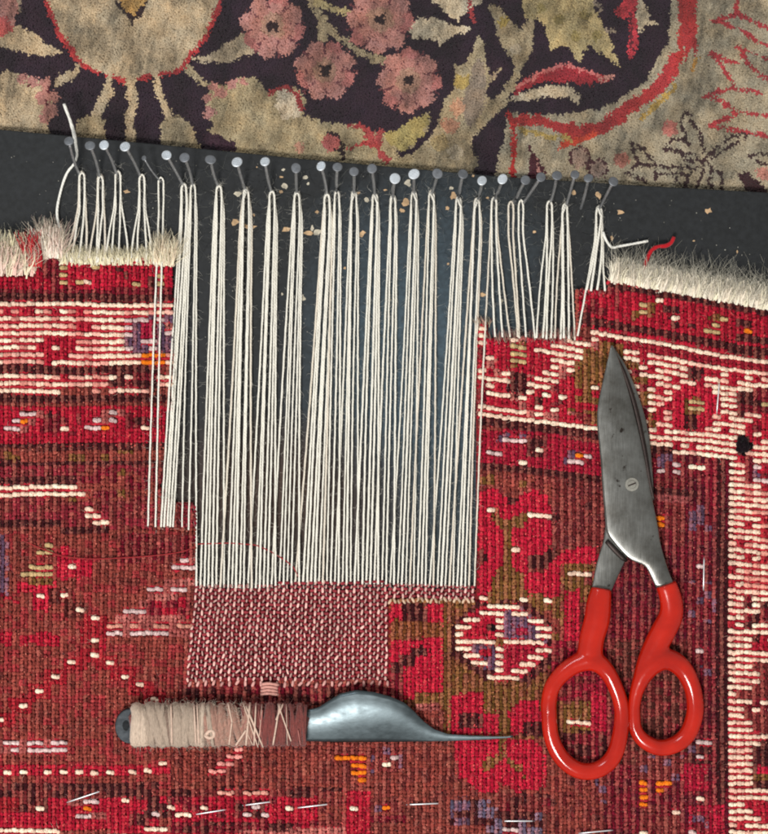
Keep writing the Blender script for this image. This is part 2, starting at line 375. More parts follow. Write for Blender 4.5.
def paint(ops, px, py, base):
    col = np.empty((len(px), 3)); col[:] = lin(base)
    for o in ops:
        if o[0] == 'p': m = in_poly(px, py, o[1]); c = o[2]
        elif o[0] == 'l': m = seg_dist(px, py, o[1]) < o[2] * (1 + (.45 if o[2] > 1.8 else .1) * vnoise(px, py, 7, 77)); c = o[3]
        elif o[0] == 'c': m = np.hypot(px - o[1], py - o[2]) < o[3]; c = o[4]
        col[m] = lin(c)
    return col

gx, gy = np.meshgrid(np.arange(-60, 830, 1.75), np.arange(-60, 214, 1.9)); gx = gx.ravel(); gy = gy.ravel()
keep = gy < 131 + 0.0797 * gx + 16
gx, gy = gx[keep], gy[keep]
# jagged, knot by knot outlines: sample the drawing a little off the grid
col = paint(pile_ops, gx + vnoise(gx, gy, 3.2, 1) * 1.5, gy + vnoise(gx, gy, 3.2, 2) * 1.5, D_)
lum = col.mean(1)
isl = (lum > .12)
streak = vnoise(gx + .25 * gy, gy * .22, 2.6, 4)
shine = np.clip(.5 + .9 * vnoise(gx, gy * .8, 21, 5) + .4 * vnoise(gx, gy, 9, 6), 0, 1)      # silky sheen of the pile painted into its colour, patch by patch
hue = vnoise(gx, gy, 13, 7)[:, None] * np.array([.06, .01, -.06]) + vnoise(gx, gy, 5, 11)[:, None] * np.array([.03, .0, -.03])
col = col * (1 + .16 * vnoise(gx, gy, 5, 3) + np.where(isl, .30, .14) * streak + .62 * (shine - .5))[:, None] * (1 + hue)
pile = Soup()
bgx = np.arange(-60, 830, 1.75); bgy = np.arange(-60, 214, 1.9); GX, GY = np.meshgrid(bgx, bgy); nxg = len(bgx)
full = np.full((GX.size, 3), .01); full[keep] = col
zg = (FLOOR_Z + 3.9 + .8 * vnoise(GX.ravel(), GY.ravel(), 14, 10) + .5 * vnoise(GX.ravel(), GY.ravel(), 2.5, 12)) * S; kg = S * (H - zg) / H
ii, jj = np.meshgrid(np.arange(len(bgy) - 1), np.arange(nxg - 1), indexing='ij'); q0 = (ii * nxg + jj).ravel(); kq = keep.reshape(GX.shape)[1:, 1:].ravel()
pile.add(np.stack([(GX.ravel() - 384) * kg, (417 - GY.ravel()) * kg, zg], -1), np.stack([q0, q0 + nxg, q0 + nxg + 1, q0 + 1], 1)[kq], np.clip(full * .8, .003, .9))
NB = 2
for b_ in range(NB):
    n = len(gx)
    rx = gx + RNG.uniform(-1.0, 1.0, n); ry = gy + RNG.uniform(-1.1, 1.1, n)
    lean_x = 1.3 * vnoise(rx, ry, 11, 8) + RNG.normal(0, .55, n); lean_y = 1.6 + 1.1 * vnoise(rx, ry, 9, 9) + RNG.normal(0, .6, n)
    hgt = 6.0 + 0.8 * vnoise(rx, ry, 14, 10) + RNG.uniform(-.35, .35, n)
    w = RNG.uniform(1.35, 1.8, n)
    V = np.zeros((n, 8, 3)); a0 = RNG.uniform(0, 6.28, n)
    for k in range(4):
        a = a0 + k * PI / 2
        V[:, k, 0] = rx + np.cos(a) * w; V[:, k, 1] = ry + np.sin(a) * w; V[:, k, 2] = FLOOR_Z
        V[:, 4 + k, 0] = rx + lean_x + np.cos(a) * w * .8; V[:, 4 + k, 1] = ry + lean_y + np.sin(a) * w * .8; V[:, 4 + k, 2] = FLOOR_Z + hgt + RNG.uniform(-.25, .25, n)
    z = V[:, :, 2] * S; k_ = S * (H - z) / H
    W_ = np.stack([(V[:, :, 0] - 384) * k_, (417 - V[:, :, 1]) * k_, z], -1)
    F = np.array([(1, 0, 4, 5), (2, 1, 5, 6), (3, 2, 6, 7), (0, 3, 7, 4), (4, 7, 6, 5)])
    cc = np.repeat((col * RNG.uniform(.92, 1.08, (n, 1)))[:, None, :], 8, 1)
    pile.add(W_.reshape(-1, 3), (F[None] + (np.arange(n) * 8)[:, None, None]).reshape(-1, 4), np.clip(cc.reshape(-1, 3), 0.003, .9))
m_pile = fibre_mat('pile_wool', rough=0.55, scale=1400, amount=0.15, bump=0.0, sheen=0.35, attr=True, spec=0.25)
tag(pile.build('pile', m_pile, pile_rug, smooth=False), kind='stuff')

# ------------------------------------------------------------------ black board
m_board, nt, b = nodes_mat('board_paint')
tc = nt.nodes.new('ShaderNodeTexCoord')
n1 = nt.nodes.new('ShaderNodeTexNoise'); n1.inputs['Scale'].default_value = 14; n1.inputs['Detail'].default_value = 5
n2 = nt.nodes.new('ShaderNodeTexNoise'); n2.inputs['Scale'].default_value = 420; n2.inputs['Detail'].default_value = 4
nt.links.new(tc.outputs['Object'], n1.inputs[0]); nt.links.new(tc.outputs['Object'], n2.inputs[0])
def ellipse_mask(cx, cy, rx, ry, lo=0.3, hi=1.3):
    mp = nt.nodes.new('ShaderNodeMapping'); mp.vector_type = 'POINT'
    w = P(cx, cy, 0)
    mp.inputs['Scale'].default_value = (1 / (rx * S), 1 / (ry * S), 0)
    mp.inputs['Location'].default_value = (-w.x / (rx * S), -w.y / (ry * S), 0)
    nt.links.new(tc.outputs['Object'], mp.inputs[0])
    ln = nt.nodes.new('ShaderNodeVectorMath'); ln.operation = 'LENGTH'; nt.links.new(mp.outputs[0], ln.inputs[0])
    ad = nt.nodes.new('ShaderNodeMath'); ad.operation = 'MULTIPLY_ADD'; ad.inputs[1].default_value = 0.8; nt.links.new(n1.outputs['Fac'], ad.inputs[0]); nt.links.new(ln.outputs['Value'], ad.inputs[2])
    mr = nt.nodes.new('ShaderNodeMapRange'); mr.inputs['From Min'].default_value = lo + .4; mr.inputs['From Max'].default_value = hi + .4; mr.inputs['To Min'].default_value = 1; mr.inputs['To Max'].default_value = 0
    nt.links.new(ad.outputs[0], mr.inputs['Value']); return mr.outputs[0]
def mixc(fac, a, bcol):
    mx = nt.nodes.new('ShaderNodeMix'); mx.data_type = 'RGBA'; nt.links.new(fac, mx.inputs['Factor'])
    if isinstance(a, tuple): mx.inputs['A'].default_value = (*lin(a), 1)
    else: nt.links.new(a, mx.inputs['A'])
    mx.inputs['B'].default_value = (*lin(bcol), 1); return mx.outputs['Result']
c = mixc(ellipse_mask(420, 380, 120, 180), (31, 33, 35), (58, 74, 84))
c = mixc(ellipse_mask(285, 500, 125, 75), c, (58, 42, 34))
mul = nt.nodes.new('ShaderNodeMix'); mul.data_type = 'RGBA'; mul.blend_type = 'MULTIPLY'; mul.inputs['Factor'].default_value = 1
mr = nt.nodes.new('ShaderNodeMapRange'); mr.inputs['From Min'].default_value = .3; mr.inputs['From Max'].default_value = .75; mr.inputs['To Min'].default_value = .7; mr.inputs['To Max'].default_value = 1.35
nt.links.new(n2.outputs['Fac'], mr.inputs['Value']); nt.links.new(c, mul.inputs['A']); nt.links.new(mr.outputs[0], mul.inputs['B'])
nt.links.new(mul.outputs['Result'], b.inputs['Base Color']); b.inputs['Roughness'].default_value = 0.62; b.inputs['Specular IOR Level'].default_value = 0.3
bp = nt.nodes.new('ShaderNodeBump'); bp.inputs['Strength'].default_value = .25; bp.inputs['Distance'].default_value = .0004; nt.links.new(n2.outputs['Fac'], bp.inputs['Height']); nt.links.new(bp.outputs[0], b.inputs['Normal'])

board = empty('board', P(384, 300, BOARD_Z * S))
tag(board, 'black painted board with chipped spots under the nails and the half unpicked rug', 'board')
def prism(name, poly, zb, zt, mat, parent, bevel=0.0, smooth=False, segs=2, jitter=0):
    bm = bmesh.new(); vs = [bm.verts.new(P(x, y, zb * S)) for x, y in poly]
    f = bm.faces.new(vs); 
    if f.normal.z > 0 or True: pass
    r = bmesh.ops.extrude_face_region(bm, geom=[f]); tv = [g for g in r['geom'] if isinstance(g, bmesh.types.BMVert)]
    bmesh.ops.translate(bm, verts=tv, vec=(0, 0, (zt - zb) * S))
    bmesh.ops.recalc_face_normals(bm, faces=bm.faces)
    if bevel:
        top = [e for e in bm.edges if all(v in tv for v in e.verts)]
        bmesh.ops.bevel(bm, geom=top, offset=bevel * S, segments=segs, affect='EDGES', profile=.6)
    bmesh.ops.recalc_face_normals(bm, faces=bm.faces)
    me = bpy.data.meshes.new(name); bm.to_mesh(me); bm.free()
    return link_mesh(name, me, mat, parent, smooth)
top_edge = [(-100, 124), (0, 131), (60, 136.5), (150, 145), (300, 160), (400, 169), (500, 178), (640, 187), (768, 194), (880, 200)]
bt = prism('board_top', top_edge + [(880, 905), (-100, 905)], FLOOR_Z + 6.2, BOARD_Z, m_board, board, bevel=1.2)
m_chip = fibre_mat('bare_wood', (182, 152, 118), scale=400, amount=.4, sheen=0)
m_chip2 = fibre_mat('bare_wood_pale', (186, 178, 160), scale=400, amount=.4, sheen=0)
chips = [(283,170,2,1.8),(281,177,2,1.6),(285,186,3,3.4),(281,192,1.6,1.6),(305,178,2.6,2.4),(308,184,1.6,1.8),(257,167,1,.8),(238,194,3.6,4),(235,222,3.4,3.6),(242,225,3,2),(251,227,6,2.4),(254,215,1.2,1.2),(286,229,4.5,3),(308,233,6,2.4),(317,232,4,3),(312,228,2,2.6),(302,298,4.4,3.6),(282,294,1.5,1.2),(317,212,1.6,2),(358,193,2.4,2),(367,200,2.6,2.6),(362,234,3.6,2.8),(385,190,2,1.4),(408,183,3.2,3.4),(405,202,3.8,4.2),(402,211,2.6,2.4),(453,196,4.2,4),(451,188,2,1.6),(447,208,2,2.6),(340,301,1.6,1.2),(345,268,1.6,1.2),(473,176,1.4,1.4),(488,198,1.8,1.6),(574,193,2,3),(598,195,2.6,3.8),(620,212,3.4,3.2),(612,238,2,2.2),(534,232,1.8,1.8),(709,211,3.2,3),(694,241,1.2,1),(737,252,1.1,1.6),(500,262,1.8,1.4),(501,300,1.6,3),(483,295,3.6,2.2),(127,192,3,1.8),(390,300,1.6,2),(448,264,1.6,1.6)]
for i, (x, y, rx, ry) in enumerate(chips):
    k = 9; ph = random.uniform(0, 1)
    poly = [(x + rx * random.uniform(.45, 1.4) * math.cos(ph + 2 * PI * j / k), y + ry * random.uniform(.45, 1.4) * math.sin(ph + 2 * PI * j / k)) for j in range(k)]
    prism('paint_chip', poly, BOARD_Z - .3, BOARD_Z + .25, m_chip if (x + y) % 3 else m_chip2, board)

m_dust = fibre_mat('dust_material', rough=.9, scale=900, amount=.2, bump=0, attr=True)
ds = Soup(); q = 520; dx_ = RNG.uniform(-40, 800, q); dy_ = RNG.uniform(150, 420, q); kd = (dy_ > 140 + .08 * dx_) & ((dx_ > 180) & (dx_ < 480) | (dy_ < 250 + (dx_ > 480) * 60)); dx_, dy_ = dx_[kd], dy_[kd]; q = len(dx_)
domes(ds, dx_, dy_, BOARD_Z, RNG.uniform(.25, .8, q), RNG.uniform(.25, .8, q), .3, 0, np.tile(np.array(lin((128, 126, 118))), (q, 1)) * RNG.uniform(.4, 1.5, (q, 1)), lite=True)
tag(ds.build('dust', m_dust, board), kind='stuff')
# ------------------------------------------------------------------ repaired rug: drawing of the knots
CR = (248, 212, 188); KR = (174, 22, 48); KB = (188, 24, 54); BR = (140, 62, 54); BR2 = (128, 46, 48); MR = (126, 22, 42); NN = (72, 26, 32); OL = (128, 88, 44); YT = (192, 164, 118); VP = (112, 82, 108); OR = (226, 118, 24); WG = (208, 180, 176); PP = (196, 112, 106); BLK = (26, 16, 20)
ops = []
def R(x0, y0, x1, y1, c): ops.append(('p', [(x0, y0), (x1, y0), (x1, y1), (x0, y1)], c))
def G(poly, c): ops.append(('p', poly, c))
def ROW(x0, y0, x1, y1, c): ops.append(('r', x0, y0, x1, y1, c))
def DOT(pts, c): ops.append(('d', pts, c))
def MIX(poly, cs, ps): ops.append(('m', poly, cs, ps))
def q4(x0, y0, x1, y1): return [(x0, y0), (x1, y0), (x1, y1), (x0, y1)]
MIX(q4(-60, 200, 900, 900), [BR, (130, 60, 54), (124, 54, 50)], [.5, .3, .2])
# left field
R(-60, 240, 175, 292, KR); MIX(q4(40, 256, 70, 292), [KR, MR, NN], [.4, .4, .2]); MIX(q4(62, 262, 106, 288), [YT, KR, CR, OL], [.42, .36, .1, .12]); R(88, 270, 108, 290, KB); MIX(q4(108, 268, 135, 284), [NN, KR, PP], [.4, .5, .1]); R(126, 256, 150, 280, KR); MIX(q4(134, 276, 175, 290), [YT, KR, NN], [.25, .55, .2])
R(-60, 288, 175, 295, MR); R(-60, 294, 175, 300.5, NN)
MIX(q4(-60, 300, 175, 366), [CR, (232, 176, 160), (210, 136, 124), KR], [.5, .2, .27, .03]); MIX(q4(98, 300, 130, 366), [CR, (222, 156, 142)], [.8, .2]); ROW(-60, 304, 175, 305, CR); MIX(q4(-60, 308, 95, 316), [(210, 136, 124), KR, CR], [.5, .2, .3])
R(46, 334, 72, 362, KR); R(38, 341, 78, 354, KR); DOT([(58, 348)], CR); R(80, 322, 90, 330, KR)
MIX(q4(126, 316, 175, 352), [VP, WG, PP], [.5, .3, .2]); R(144, 320, 158, 340, (170, 20, 60)); R(138, 353, 162, 368, OR)
ROW(-60, 368, 120, 369, NN); ROW(96, 369, 152, 370, NN)
MIX(q4(-60, 371, 175, 391), [(212, 140, 126), CR, (226, 164, 148), KR], [.25, .35, .3, .10]); MIX(q4(110, 371, 160, 388), [NN, MR, CR], [.4, .35, .25])
ROW(-60, 395, 60, 392, CR); ROW(60, 392, 175, 397, CR); ROW(-60, 402, 175, 403, NN)
R(-60, 406, 175, 446, KR); MIX(q4(42, 412, 82, 434), [MR, KR, NN], [.5, .3, .2]); MIX(q4(124, 412, 160, 430), [MR, KR, NN], [.5, .3, .2])
for dx in (0, 82): ROW(17 + dx, 416, 43 + dx, 416, WG); ROW(8 + dx, 423.5, 34 + dx, 423.5, WG); ROW(1 + dx, 431, 25 + dx, 431, WG); DOT([(21 + dx, 424)], OR)
DOT([(63, 425), (146, 427)], CR)
R(-60, 443, 175, 449, NN); MIX(q4(-60, 450, 175, 462), [OL, BR, MR], [.3, .5, .2]); R(-60, 461, 175, 466, NN)
MIX(q4(-60, 466, 200, 528), [(140, 38, 52), BR2, (128, 50, 54)], [.45, .3, .25]); MIX(q4(60, 470, 200, 500), [BR, MR, OL], [.5, .35, .15]); ROW(-60, 482, 80, 483, NN)
ROW(-60, 490, 80, 491, CR); ROW(-60, 497.5, 87, 498.5, CR); ROW(82, 506, 96, 507, CR); ROW(88, 515, 104, 515, CR); ROW(97, 524, 112, 524, CR)
ROW(-60, 527, 60, 527, NN); ROW(60, 529, 112, 531, NN); ROW(112, 534, 194, 536, NN)
# lower left field
MIX(q4(-60, 532, 186, 800), [BR, (150, 48, 52), (128, 54, 50)], [.55, .2, .25]); MIX(q4(-60, 534, 7, 596), [VP, MR], [.5, .5])
MIX(q4(120, 536, 195, 562), [MR, BR2], [.5, .5])
DOT([(48, 547), (48, 555), (40, 556)], YT); ROW(29, 564, 51, 564, YT); ROW(17, 572, 52, 572, YT); ROW(28, 580, 56, 580, OL)
R(55, 557, 92, 578, KB); R(60, 547, 68, 580, KB); DOT([(72, 567)], CR)
R(17, 582, 56, 592, KB); R(34, 590, 50, 612, KB); DOT([(37, 593)], CR)
MIX(q4(84, 614, 110, 652), [KR, BR], [.5, .5]); MIX(q4(-60, 632, 60, 646), [KR, BR], [.4, .6]); MIX(q4(0, 595, 34, 604), [KR, BR], [.3, .7])
dots = [(62, 595), (78, 608), (95, 621), (94, 637), (92, 653), (74, 664), (56, 677), (40, 691), (22, 704), (3, 718), (108, 663), (124, 674), (141, 687), (155, 700)]
for i, (x, y) in enumerate(dots): R(x - 12, y - 7, x + 12, y + 7.5, (96, 34, 34) if i < 2 else (158, 28, 42))
DOT(dots, CR)
for y, a, b2, c in ((563, 182, 196, WG), (571, 171, 196, WG), (579.5, 160, 196, PP), (587, 150, 184, WG), (594, 148, 176, PP), (601, 140, 166, PP), (608.5, 124, 153, WG), (616, 118, 152, WG), (620.5, 118, 187, PP), (628, 110, 190, (196, 136, 118)), (635, 108, 190, WG)): ROW(a, y, b2, y, c)
MIX(q4(150, 598, 190, 617), [MR, KR], [.6, .4]); 
ROW(-60, 743, 67, 743, WG); ROW(-60, 750, 66, 750, WG)
R(-60, 766, 178, 775, KR); DOT([(-9, 771), (8, 771), (27, 771), (45, 770), (62, 771), (78, 772), (95, 772), (112, 770), (130, 769), (145, 768), (161, 766)], CR)
MIX(q4(-60, 783, 160, 798), [NN, BR2], [.55, .45]); R(-60, 797, 20, 812, (150, 30, 40)); R(48, 798, 160, 830, KR); R(-60, 812, 60, 826, KR); MIX(q4(20, 797, 48, 812), [BR2, NN], [.5, .5])
DOT([(43, 805), (127, 803)], CR); ROW(66, 800, 96, 800, WG); DOT([(84, 806)], OR); ROW(79, 813, 103, 813, WG); MIX(q4(148, 796, 182, 818), [WG, NN, KR], [.35, .3, .35]); MIX(q4(130, 812, 150, 826), [NN, MR], [.5, .5])
G([(-60, 824), (40, 828), (78, 834), (78, 900), (-60, 900)], CR); G([(110, 830), (180, 828), (180, 900), (110, 900)], CR)
# band below the patch and middle bottom
MIX(q4(178, 683, 392, 704), [NN, BR2, MR], [.35, .35, .3]); MIX(q4(170, 745, 480, 800), [BR, (122, 50, 48), (132, 62, 52)], [.5, .3, .2])
DOT([(208, 772), (218, 773), (218, 766), (226, 766), (226, 759), (234, 759), (234, 752), (242, 753)], (226, 150, 140))
MIX(q4(170, 788, 345, 797), [NN, BR2], [.6, .4]); DOT([(225, 792), (233, 792), (249, 792), (257, 792), (265, 792)], (214, 150, 134))
MIX(q4(170, 797, 345, 840), [KR, MR], [.65, .35]); MIX(q4(170, 822, 300, 832), [MR, NN], [.6, .4]); MIX(q4(318, 790, 346, 840), [BR, BR2], [.5, .5])
MIX(q4(236, 800, 266, 818), [WG, MR, NN], [.45, .25, .3]); DOT([(207, 808), (287, 805), (174, 804), (175, 812), (184, 812)], CR)
G([(240, 830), (345, 828), (345, 900), (240, 900)], PP)
ROW(338, 758, 367, 758, OR); ROW(350, 765, 368, 765, OR); DOT([(358, 772), (365, 772), (365, 779)], OR); MIX(q4(372, 748, 402, 772), [VP, BR2, WG], [.4, .45, .15]); DOT([(386, 768)], CR)
R(345, 790, 370, 840, KR); DOT([(353, 808)], CR); MIX(q4(372, 800, 400, 812), [YT, BR2, VP], [.3, .5, .2]); DOT([(387, 805)], OR); R(372, 815, 405, 822, MR)
MIX(q4(452, 800, 492, 826), [(110, 100, 126), NN, VP], [.35, .35, .3]); MIX(q4(485, 808, 545, 840), [(120, 104, 128), NN, WG], [.4, .4, .2])
# centre
MIX(q4(386, 600, 480, 706), [OL, (124, 66, 44)], [.6, .4]); R(385, 604, 402, 620, KB); R(402, 603, 426, 622, NN); R(425, 603, 443, 642, KB); R(388, 622, 442, 638, (132, 74, 40)); R(392, 640, 412, 665, KB); R(404, 640, 442, 698, KB); R(390, 662, 402, 676, NN); R(400, 655, 416, 665, NN); R(410, 646, 427, 657, NN); R(380, 672, 402, 704, MR); R(414, 693, 442, 704, OL); ROW(417, 706, 440, 706, PP)
MIX(q4(443, 598, 570, 700), [OL, (130, 78, 46), (110, 60, 40)], [.5, .3, .2]); MIX(q4(545, 600, 570, 700), [BR, OL], [.6, .4])
octo = [(484, 598), (526, 600), (553, 626), (553, 662), (530, 684), (486, 680), (453, 656), (453, 622)]
G(octo, NN); G([(484, 604), (503, 604), (503, 641), (462, 637), (462, 620)], KR); G([(503, 604), (522, 607), (546, 628), (546, 643), (503, 643)], VP); R(514, 626, 528, 636, (160, 30, 60)); G([(460, 638), (503, 641), (503, 676), (484, 668), (460, 652)], VP); R(480, 648, 493, 656, KR); G([(503, 643), (546, 643), (545, 660), (520, 678), (503, 676)], (170, 24, 52)); DOT([(489, 627)], BLK)
for a in ((484, 603, 523, 606), (478, 611, 492, 612), (514, 612, 529, 615), (466, 618, 481, 617), (457, 624, 473, 624), (531, 622, 540, 624), (458, 632, 466, 631), (532, 631, 549, 632), (462, 638, 498, 641), (507, 643, 541, 646), (537, 639, 549, 639), (457, 649, 473, 650), (538, 652, 549, 652), (464, 657, 479, 658), (530, 660, 547, 659), (473, 665, 490, 666), (521, 668, 537, 667), (513, 672, 529, 671), (484, 673, 501, 676), (499, 678, 521, 679)): ROW(*a, CR)
for y in (611, 618, 625.5, 633, 648, 655.5, 663, 670): ROW(499, y, 507, y, CR)
DOT([(460, 642)], CR); DOT([(503, 641)], OL)
# big crimson flower
MIX(q4(476, 474, 606, 492), [BR, BR2, OL], [.5, .3, .2]); MIX(q4(552, 480, 606, 548), [BR2, (120, 44, 50), NN], [.6, .25, .15])
G([(477, 492), (498, 488), (506, 500), (514, 502), (522, 494), (535, 489), (546, 494), (552, 510), (552, 540), (545, 555), (532, 560), (526, 570), (540, 575), (552, 562), (566, 550), (598, 546), (600, 562), (560, 568), (560, 598), (476, 600), (476, 574), (484, 558), (477, 540)], KB)
G([(486, 506), (496, 506), (504, 520), (504, 530), (494, 522)], OL); R(503, 520, 513, 580, OL); G([(512, 528), (512, 518), (524, 512), (530, 518), (522, 526)], OL); G([(496, 572), (508, 562), (522, 574), (530, 600), (486, 602)], OL)
R(478, 552, 489, 562, NN); G([(528, 556), (546, 554), (556, 540), (558, 552), (546, 568), (528, 570)], NN); R(506, 496, 518, 503, NN); MIX(q4(562, 564, 596, 602), [OL, BR2], [.6, .4]); ROW(570, 574, 592, 575, CR); R(566, 590, 582, 642, KB)
DOT([(488, 510), (532, 514), (542, 516), (549, 518), (519, 549)], CR); MIX(q4(480, 594, 552, 601), [OL, CR, NN], [.6, .15, .25])
# lower crimson flower
MIX(q4(443, 690, 562, 740), [OL, (124, 66, 42)], [.6, .4]); G([(450, 697), (480, 690), (492, 700), (500, 722), (500, 735), (450, 735)], KB); R(458, 714, 484, 728, NN); R(484, 686, 505, 712, OL)
G([(508, 712), (520, 702), (540, 702), (544, 724), (512, 736)], KB); R(524, 722, 543, 738, NN); G([(454, 738), (500, 738), (500, 792), (480, 792), (458, 776)], KB); R(500, 716, 508, 760, OL); G([(506, 738), (535, 740), (546, 755), (546, 788), (516, 792), (498, 780), (500, 760), (506, 758)], KB)
for z in ([(482, 766), (486, 760), (494, 757)], [(505, 757), (514, 762), (520, 772)]): ops.append(('p', [(z[0][0] - 3, z[0][1] - 3), (z[2][0] + 3, z[2][1] - 4), (z[2][0] + 5, z[2][1] + 5), (z[0][0] + 4, z[0][1] + 8)], OL))
MIX(q4(498, 793, 562, 812), [NN, BR2, MR], [.4, .4, .2])
# around and inside the scissor rings
MIX(q4(552, 640, 640, 702), [(150, 20, 48), MR, BR2], [.45, .35, .2]); R(562, 703, 592, 732, OL); ROW(566, 719, 588, 719, CR); R(590, 690, 614, 735, (180, 22, 54)); MIX(q4(556, 732, 614, 748), [MR, NN], [.6, .4]); MIX(q4(560, 744, 610, 764), [NN, MR, BR2], [.6, .2, .2])
MIX(q4(556, 766, 640, 840), [BR, BR2, (98, 40, 42)], [.5, .3, .2]); MIX(q4(596, 778, 630, 802), [VP, BR2], [.4, .6]); DOT([(620, 771), (616, 788)], CR)
# dark red column left of the white border
MIX(q4(606, 448, 728, 900), [MR, (98, 20, 40), (126, 26, 46)], [.5, .3, .2]); MIX(q4(606, 640, 692, 765), [BR2, (90, 42, 38), MR], [.5, .25, .25]); MIX(q4(655, 478, 686, 545), [BR2, MR], [.6, .4]); R(717, 440, 727, 900, NN)
MIX(q4(630, 440, 727, 456), [MR, NN], [.6, .4]); ROW(640, 444, 727, 456, NN); MIX(q4(652, 455, 680, 474), [WG, MR, VP], [.35, .4, .25]); DOT([(693, 470), (700, 468)], CR); R(705, 462, 717, 520, (136, 18, 44)); ROW(652, 488, 700, 492, NN); ROW(655, 495, 690, 499, (160, 80, 80))
MIX(q4(690, 505, 712, 542), [VP, MR], [.45, .55]); DOT([(661, 519), (663, 526)], OR); DOT([(698, 569), (698, 649)], WG); MIX(q4(688, 582, 714, 622), [VP, MR, WG], [.4, .5, .1]); MIX(q4(700, 664, 712, 700), [VP, MR], [.35, .65])
MIX(q4(688, 742, 712, 764), [WG, NN, VP, MR], [.3, .3, .2, .2]); R(682, 764, 706, 792, (166, 20, 50)); R(690, 806, 724, 840, (166, 20, 50)); MIX(q4(692, 812, 708, 834), [WG, MR, VP], [.3, .4, .3])
MIX(q4(636, 756, 682, 780), [BR2, VP, WG], [.6, .25, .15]); R(638, 780, 645, 806, OR); ROW(654, 784, 669, 784, OR); DOT([(659, 789)], OR); MIX(q4(640, 806, 682, 840), [BR2, MR], [.6, .4]); DOT([(700, 797), (673, 812), (640, 832)], CR)
# right border: white rows
ROWS_C = [CR, (236, 184, 164), (178, 34, 52)]
MIX(q4(728, 448, 900, 900), ROWS_C, [.66, .2, .14]); MIX(q4(744, 486, 900, 590), [CR, (222, 150, 134), (176, 34, 50)], [.5, .22, .28]); MIX(q4(742, 455, 900, 484), [VP, WG, MR], [.45, .25, .3]); R(758, 462, 790, 474, KR); MIX(q4(744, 592, 900, 606), [NN, CR, MR], [.35, .35, .3]); MIX(q4(742, 612, 900, 630), [NN, MR, CR], [.4, .35, .25]); MIX(q4(754, 636, 900, 650), [CR, KR, NN], [.5, .3, .2])
G([(752, 664), (770, 662), (900, 670), (900, 716), (745, 716), (742, 700), (736, 692), (762, 684)], BR2); MIX(q4(742, 700, 900, 712), [CR, MR], [.4, .6]); MIX(q4(748, 716, 900, 730), [BR2, CR], [.6, .4]); G([(750, 748), (768, 738), (900, 738), (900, 792), (756, 788), (752, 770)], NN); R(758, 766, 790, 778, (200, 20, 60)); ROW(752, 780, 768, 780, OL); G([(745, 804), (900, 798), (900, 828), (768, 826)], KR)
# middle top stair
MIX(q4(476, 318, 488, 422), [CR, KR, MR], [.45, .3, .25]); MIX(q4(488, 338, 605, 424), [CR, PP, KR, MR], [.54, .16, .2, .10]); R(490, 338, 512, 357, KB); R(496, 354, 552, 372, KR); R(512, 341, 527, 366, OL); DOT([(515, 346), (523, 346), (515, 353.5), (523, 353.5), (515, 361), (523, 361)], YT); R(528, 341, 552, 368, KR); ROW(535, 351, 549, 352, CR)
MIX(q4(553, 341, 590, 366), [CR, KR], [.85, .15]); MIX(q4(545, 366, 562, 388), [CR, MR], [.8, .2]); R(508, 373, 526, 396, NN); MIX(q4(488, 376, 508, 405), [CR, KR, NN], [.5, .3, .2]); MIX(q4(526, 376, 552, 402), [CR, KR, PP], [.7, .2, .1]); G([(574, 362), (592, 347), (606, 352), (606, 400), (590, 396), (572, 384)], OL); MIX([(566, 372), (606, 392), (606, 428), (576, 420)], [OL, MR, BR, CR], [.35, .25, .25, .15]); MIX(q4(560, 378, 600, 412), [OL, KR, CR], [.55, .25, .2]); MIX(q4(535, 392, 562, 404), [NN, CR, KR], [.4, .3, .3])
ROW(476, 417, 540, 420, CR); ROW(540, 420, 606, 433, CR); ROW(476, 410, 530, 412, CR); ROW(476, 424, 540, 427, NN); ROW(540, 427, 606, 440, NN)
G([(476, 428), (540, 432), (606, 444), (606, 480), (476, 466)], (160, 20, 48)); MIX(q4(498, 434, 528, 443), [WG, VP, MR], [.4, .3, .3]); MIX(q4(484, 449, 503, 458), [WG, VP, MR], [.5, .2, .3]); MIX(q4(526, 434, 546, 458), [NN, MR, OL], [.5, .3, .2]); DOT([(542, 451), (519, 460)], CR); MIX(q4(564, 450, 592, 464), [WG, VP, MR], [.5, .25, .25]); DOT([(581, 455)], OR)
ROW(476, 468, 540, 474, NN); ROW(540, 474, 606, 481, NN)
# right top
def ln_(x): return 333 + 0.17 * (x - 600)
def band(t0, t1, c, xa=578, xb=900): ops.append(('p', [(xa, ln_(xa) + t0), (xb, ln_(xb) + t0), (xb, ln_(xb) + t1), (xa, ln_(xa) + t1)], c))
def bandmix(t0, t1, cs, ps, xa=578, xb=900): ops.append(('m', [(xa, ln_(xa) + t0), (xb, ln_(xb) + t0), (xb, ln_(xb) + t1), (xa, ln_(xa) + t1)], cs, ps))
band(-80, -4, KR); band(-53, -46, NN, 604); MIX(q4(578, 288, 618, 322), [KR, MR, NN], [.5, .3, .2]); MIX([(640, 299), (662, 300), (650, 318), (624, 322), (624, 313), (638, 311)], [YT, OL, KR], [.6, .15, .25]); DOT([(662, 303), (676, 320)], CR); ROW(664, 309, 682, 313, NN); MIX(q4(668, 318, 698, 328), [NN, PP, KR], [.5, .2, .3])
MIX([(712, 313), (730, 319), (716, 336), (695, 333), (700, 324)], [YT, OL, KR], [.62, .13, .25]); ROW(734, 320, 752, 324, NN); ROW(740, 338, 780, 345, NN); DOT([(749, 332)], OR); R(610, 322, 640, 330, KR)
band(-13, -5, NN); bandmix(-4, 106, [CR, (232, 176, 158), KR, MR], [.6, .14, .17, .09], 606, 900); ops.append(('rl', -0, CR)); band(3.5, 9, (150, 24, 44), 600)
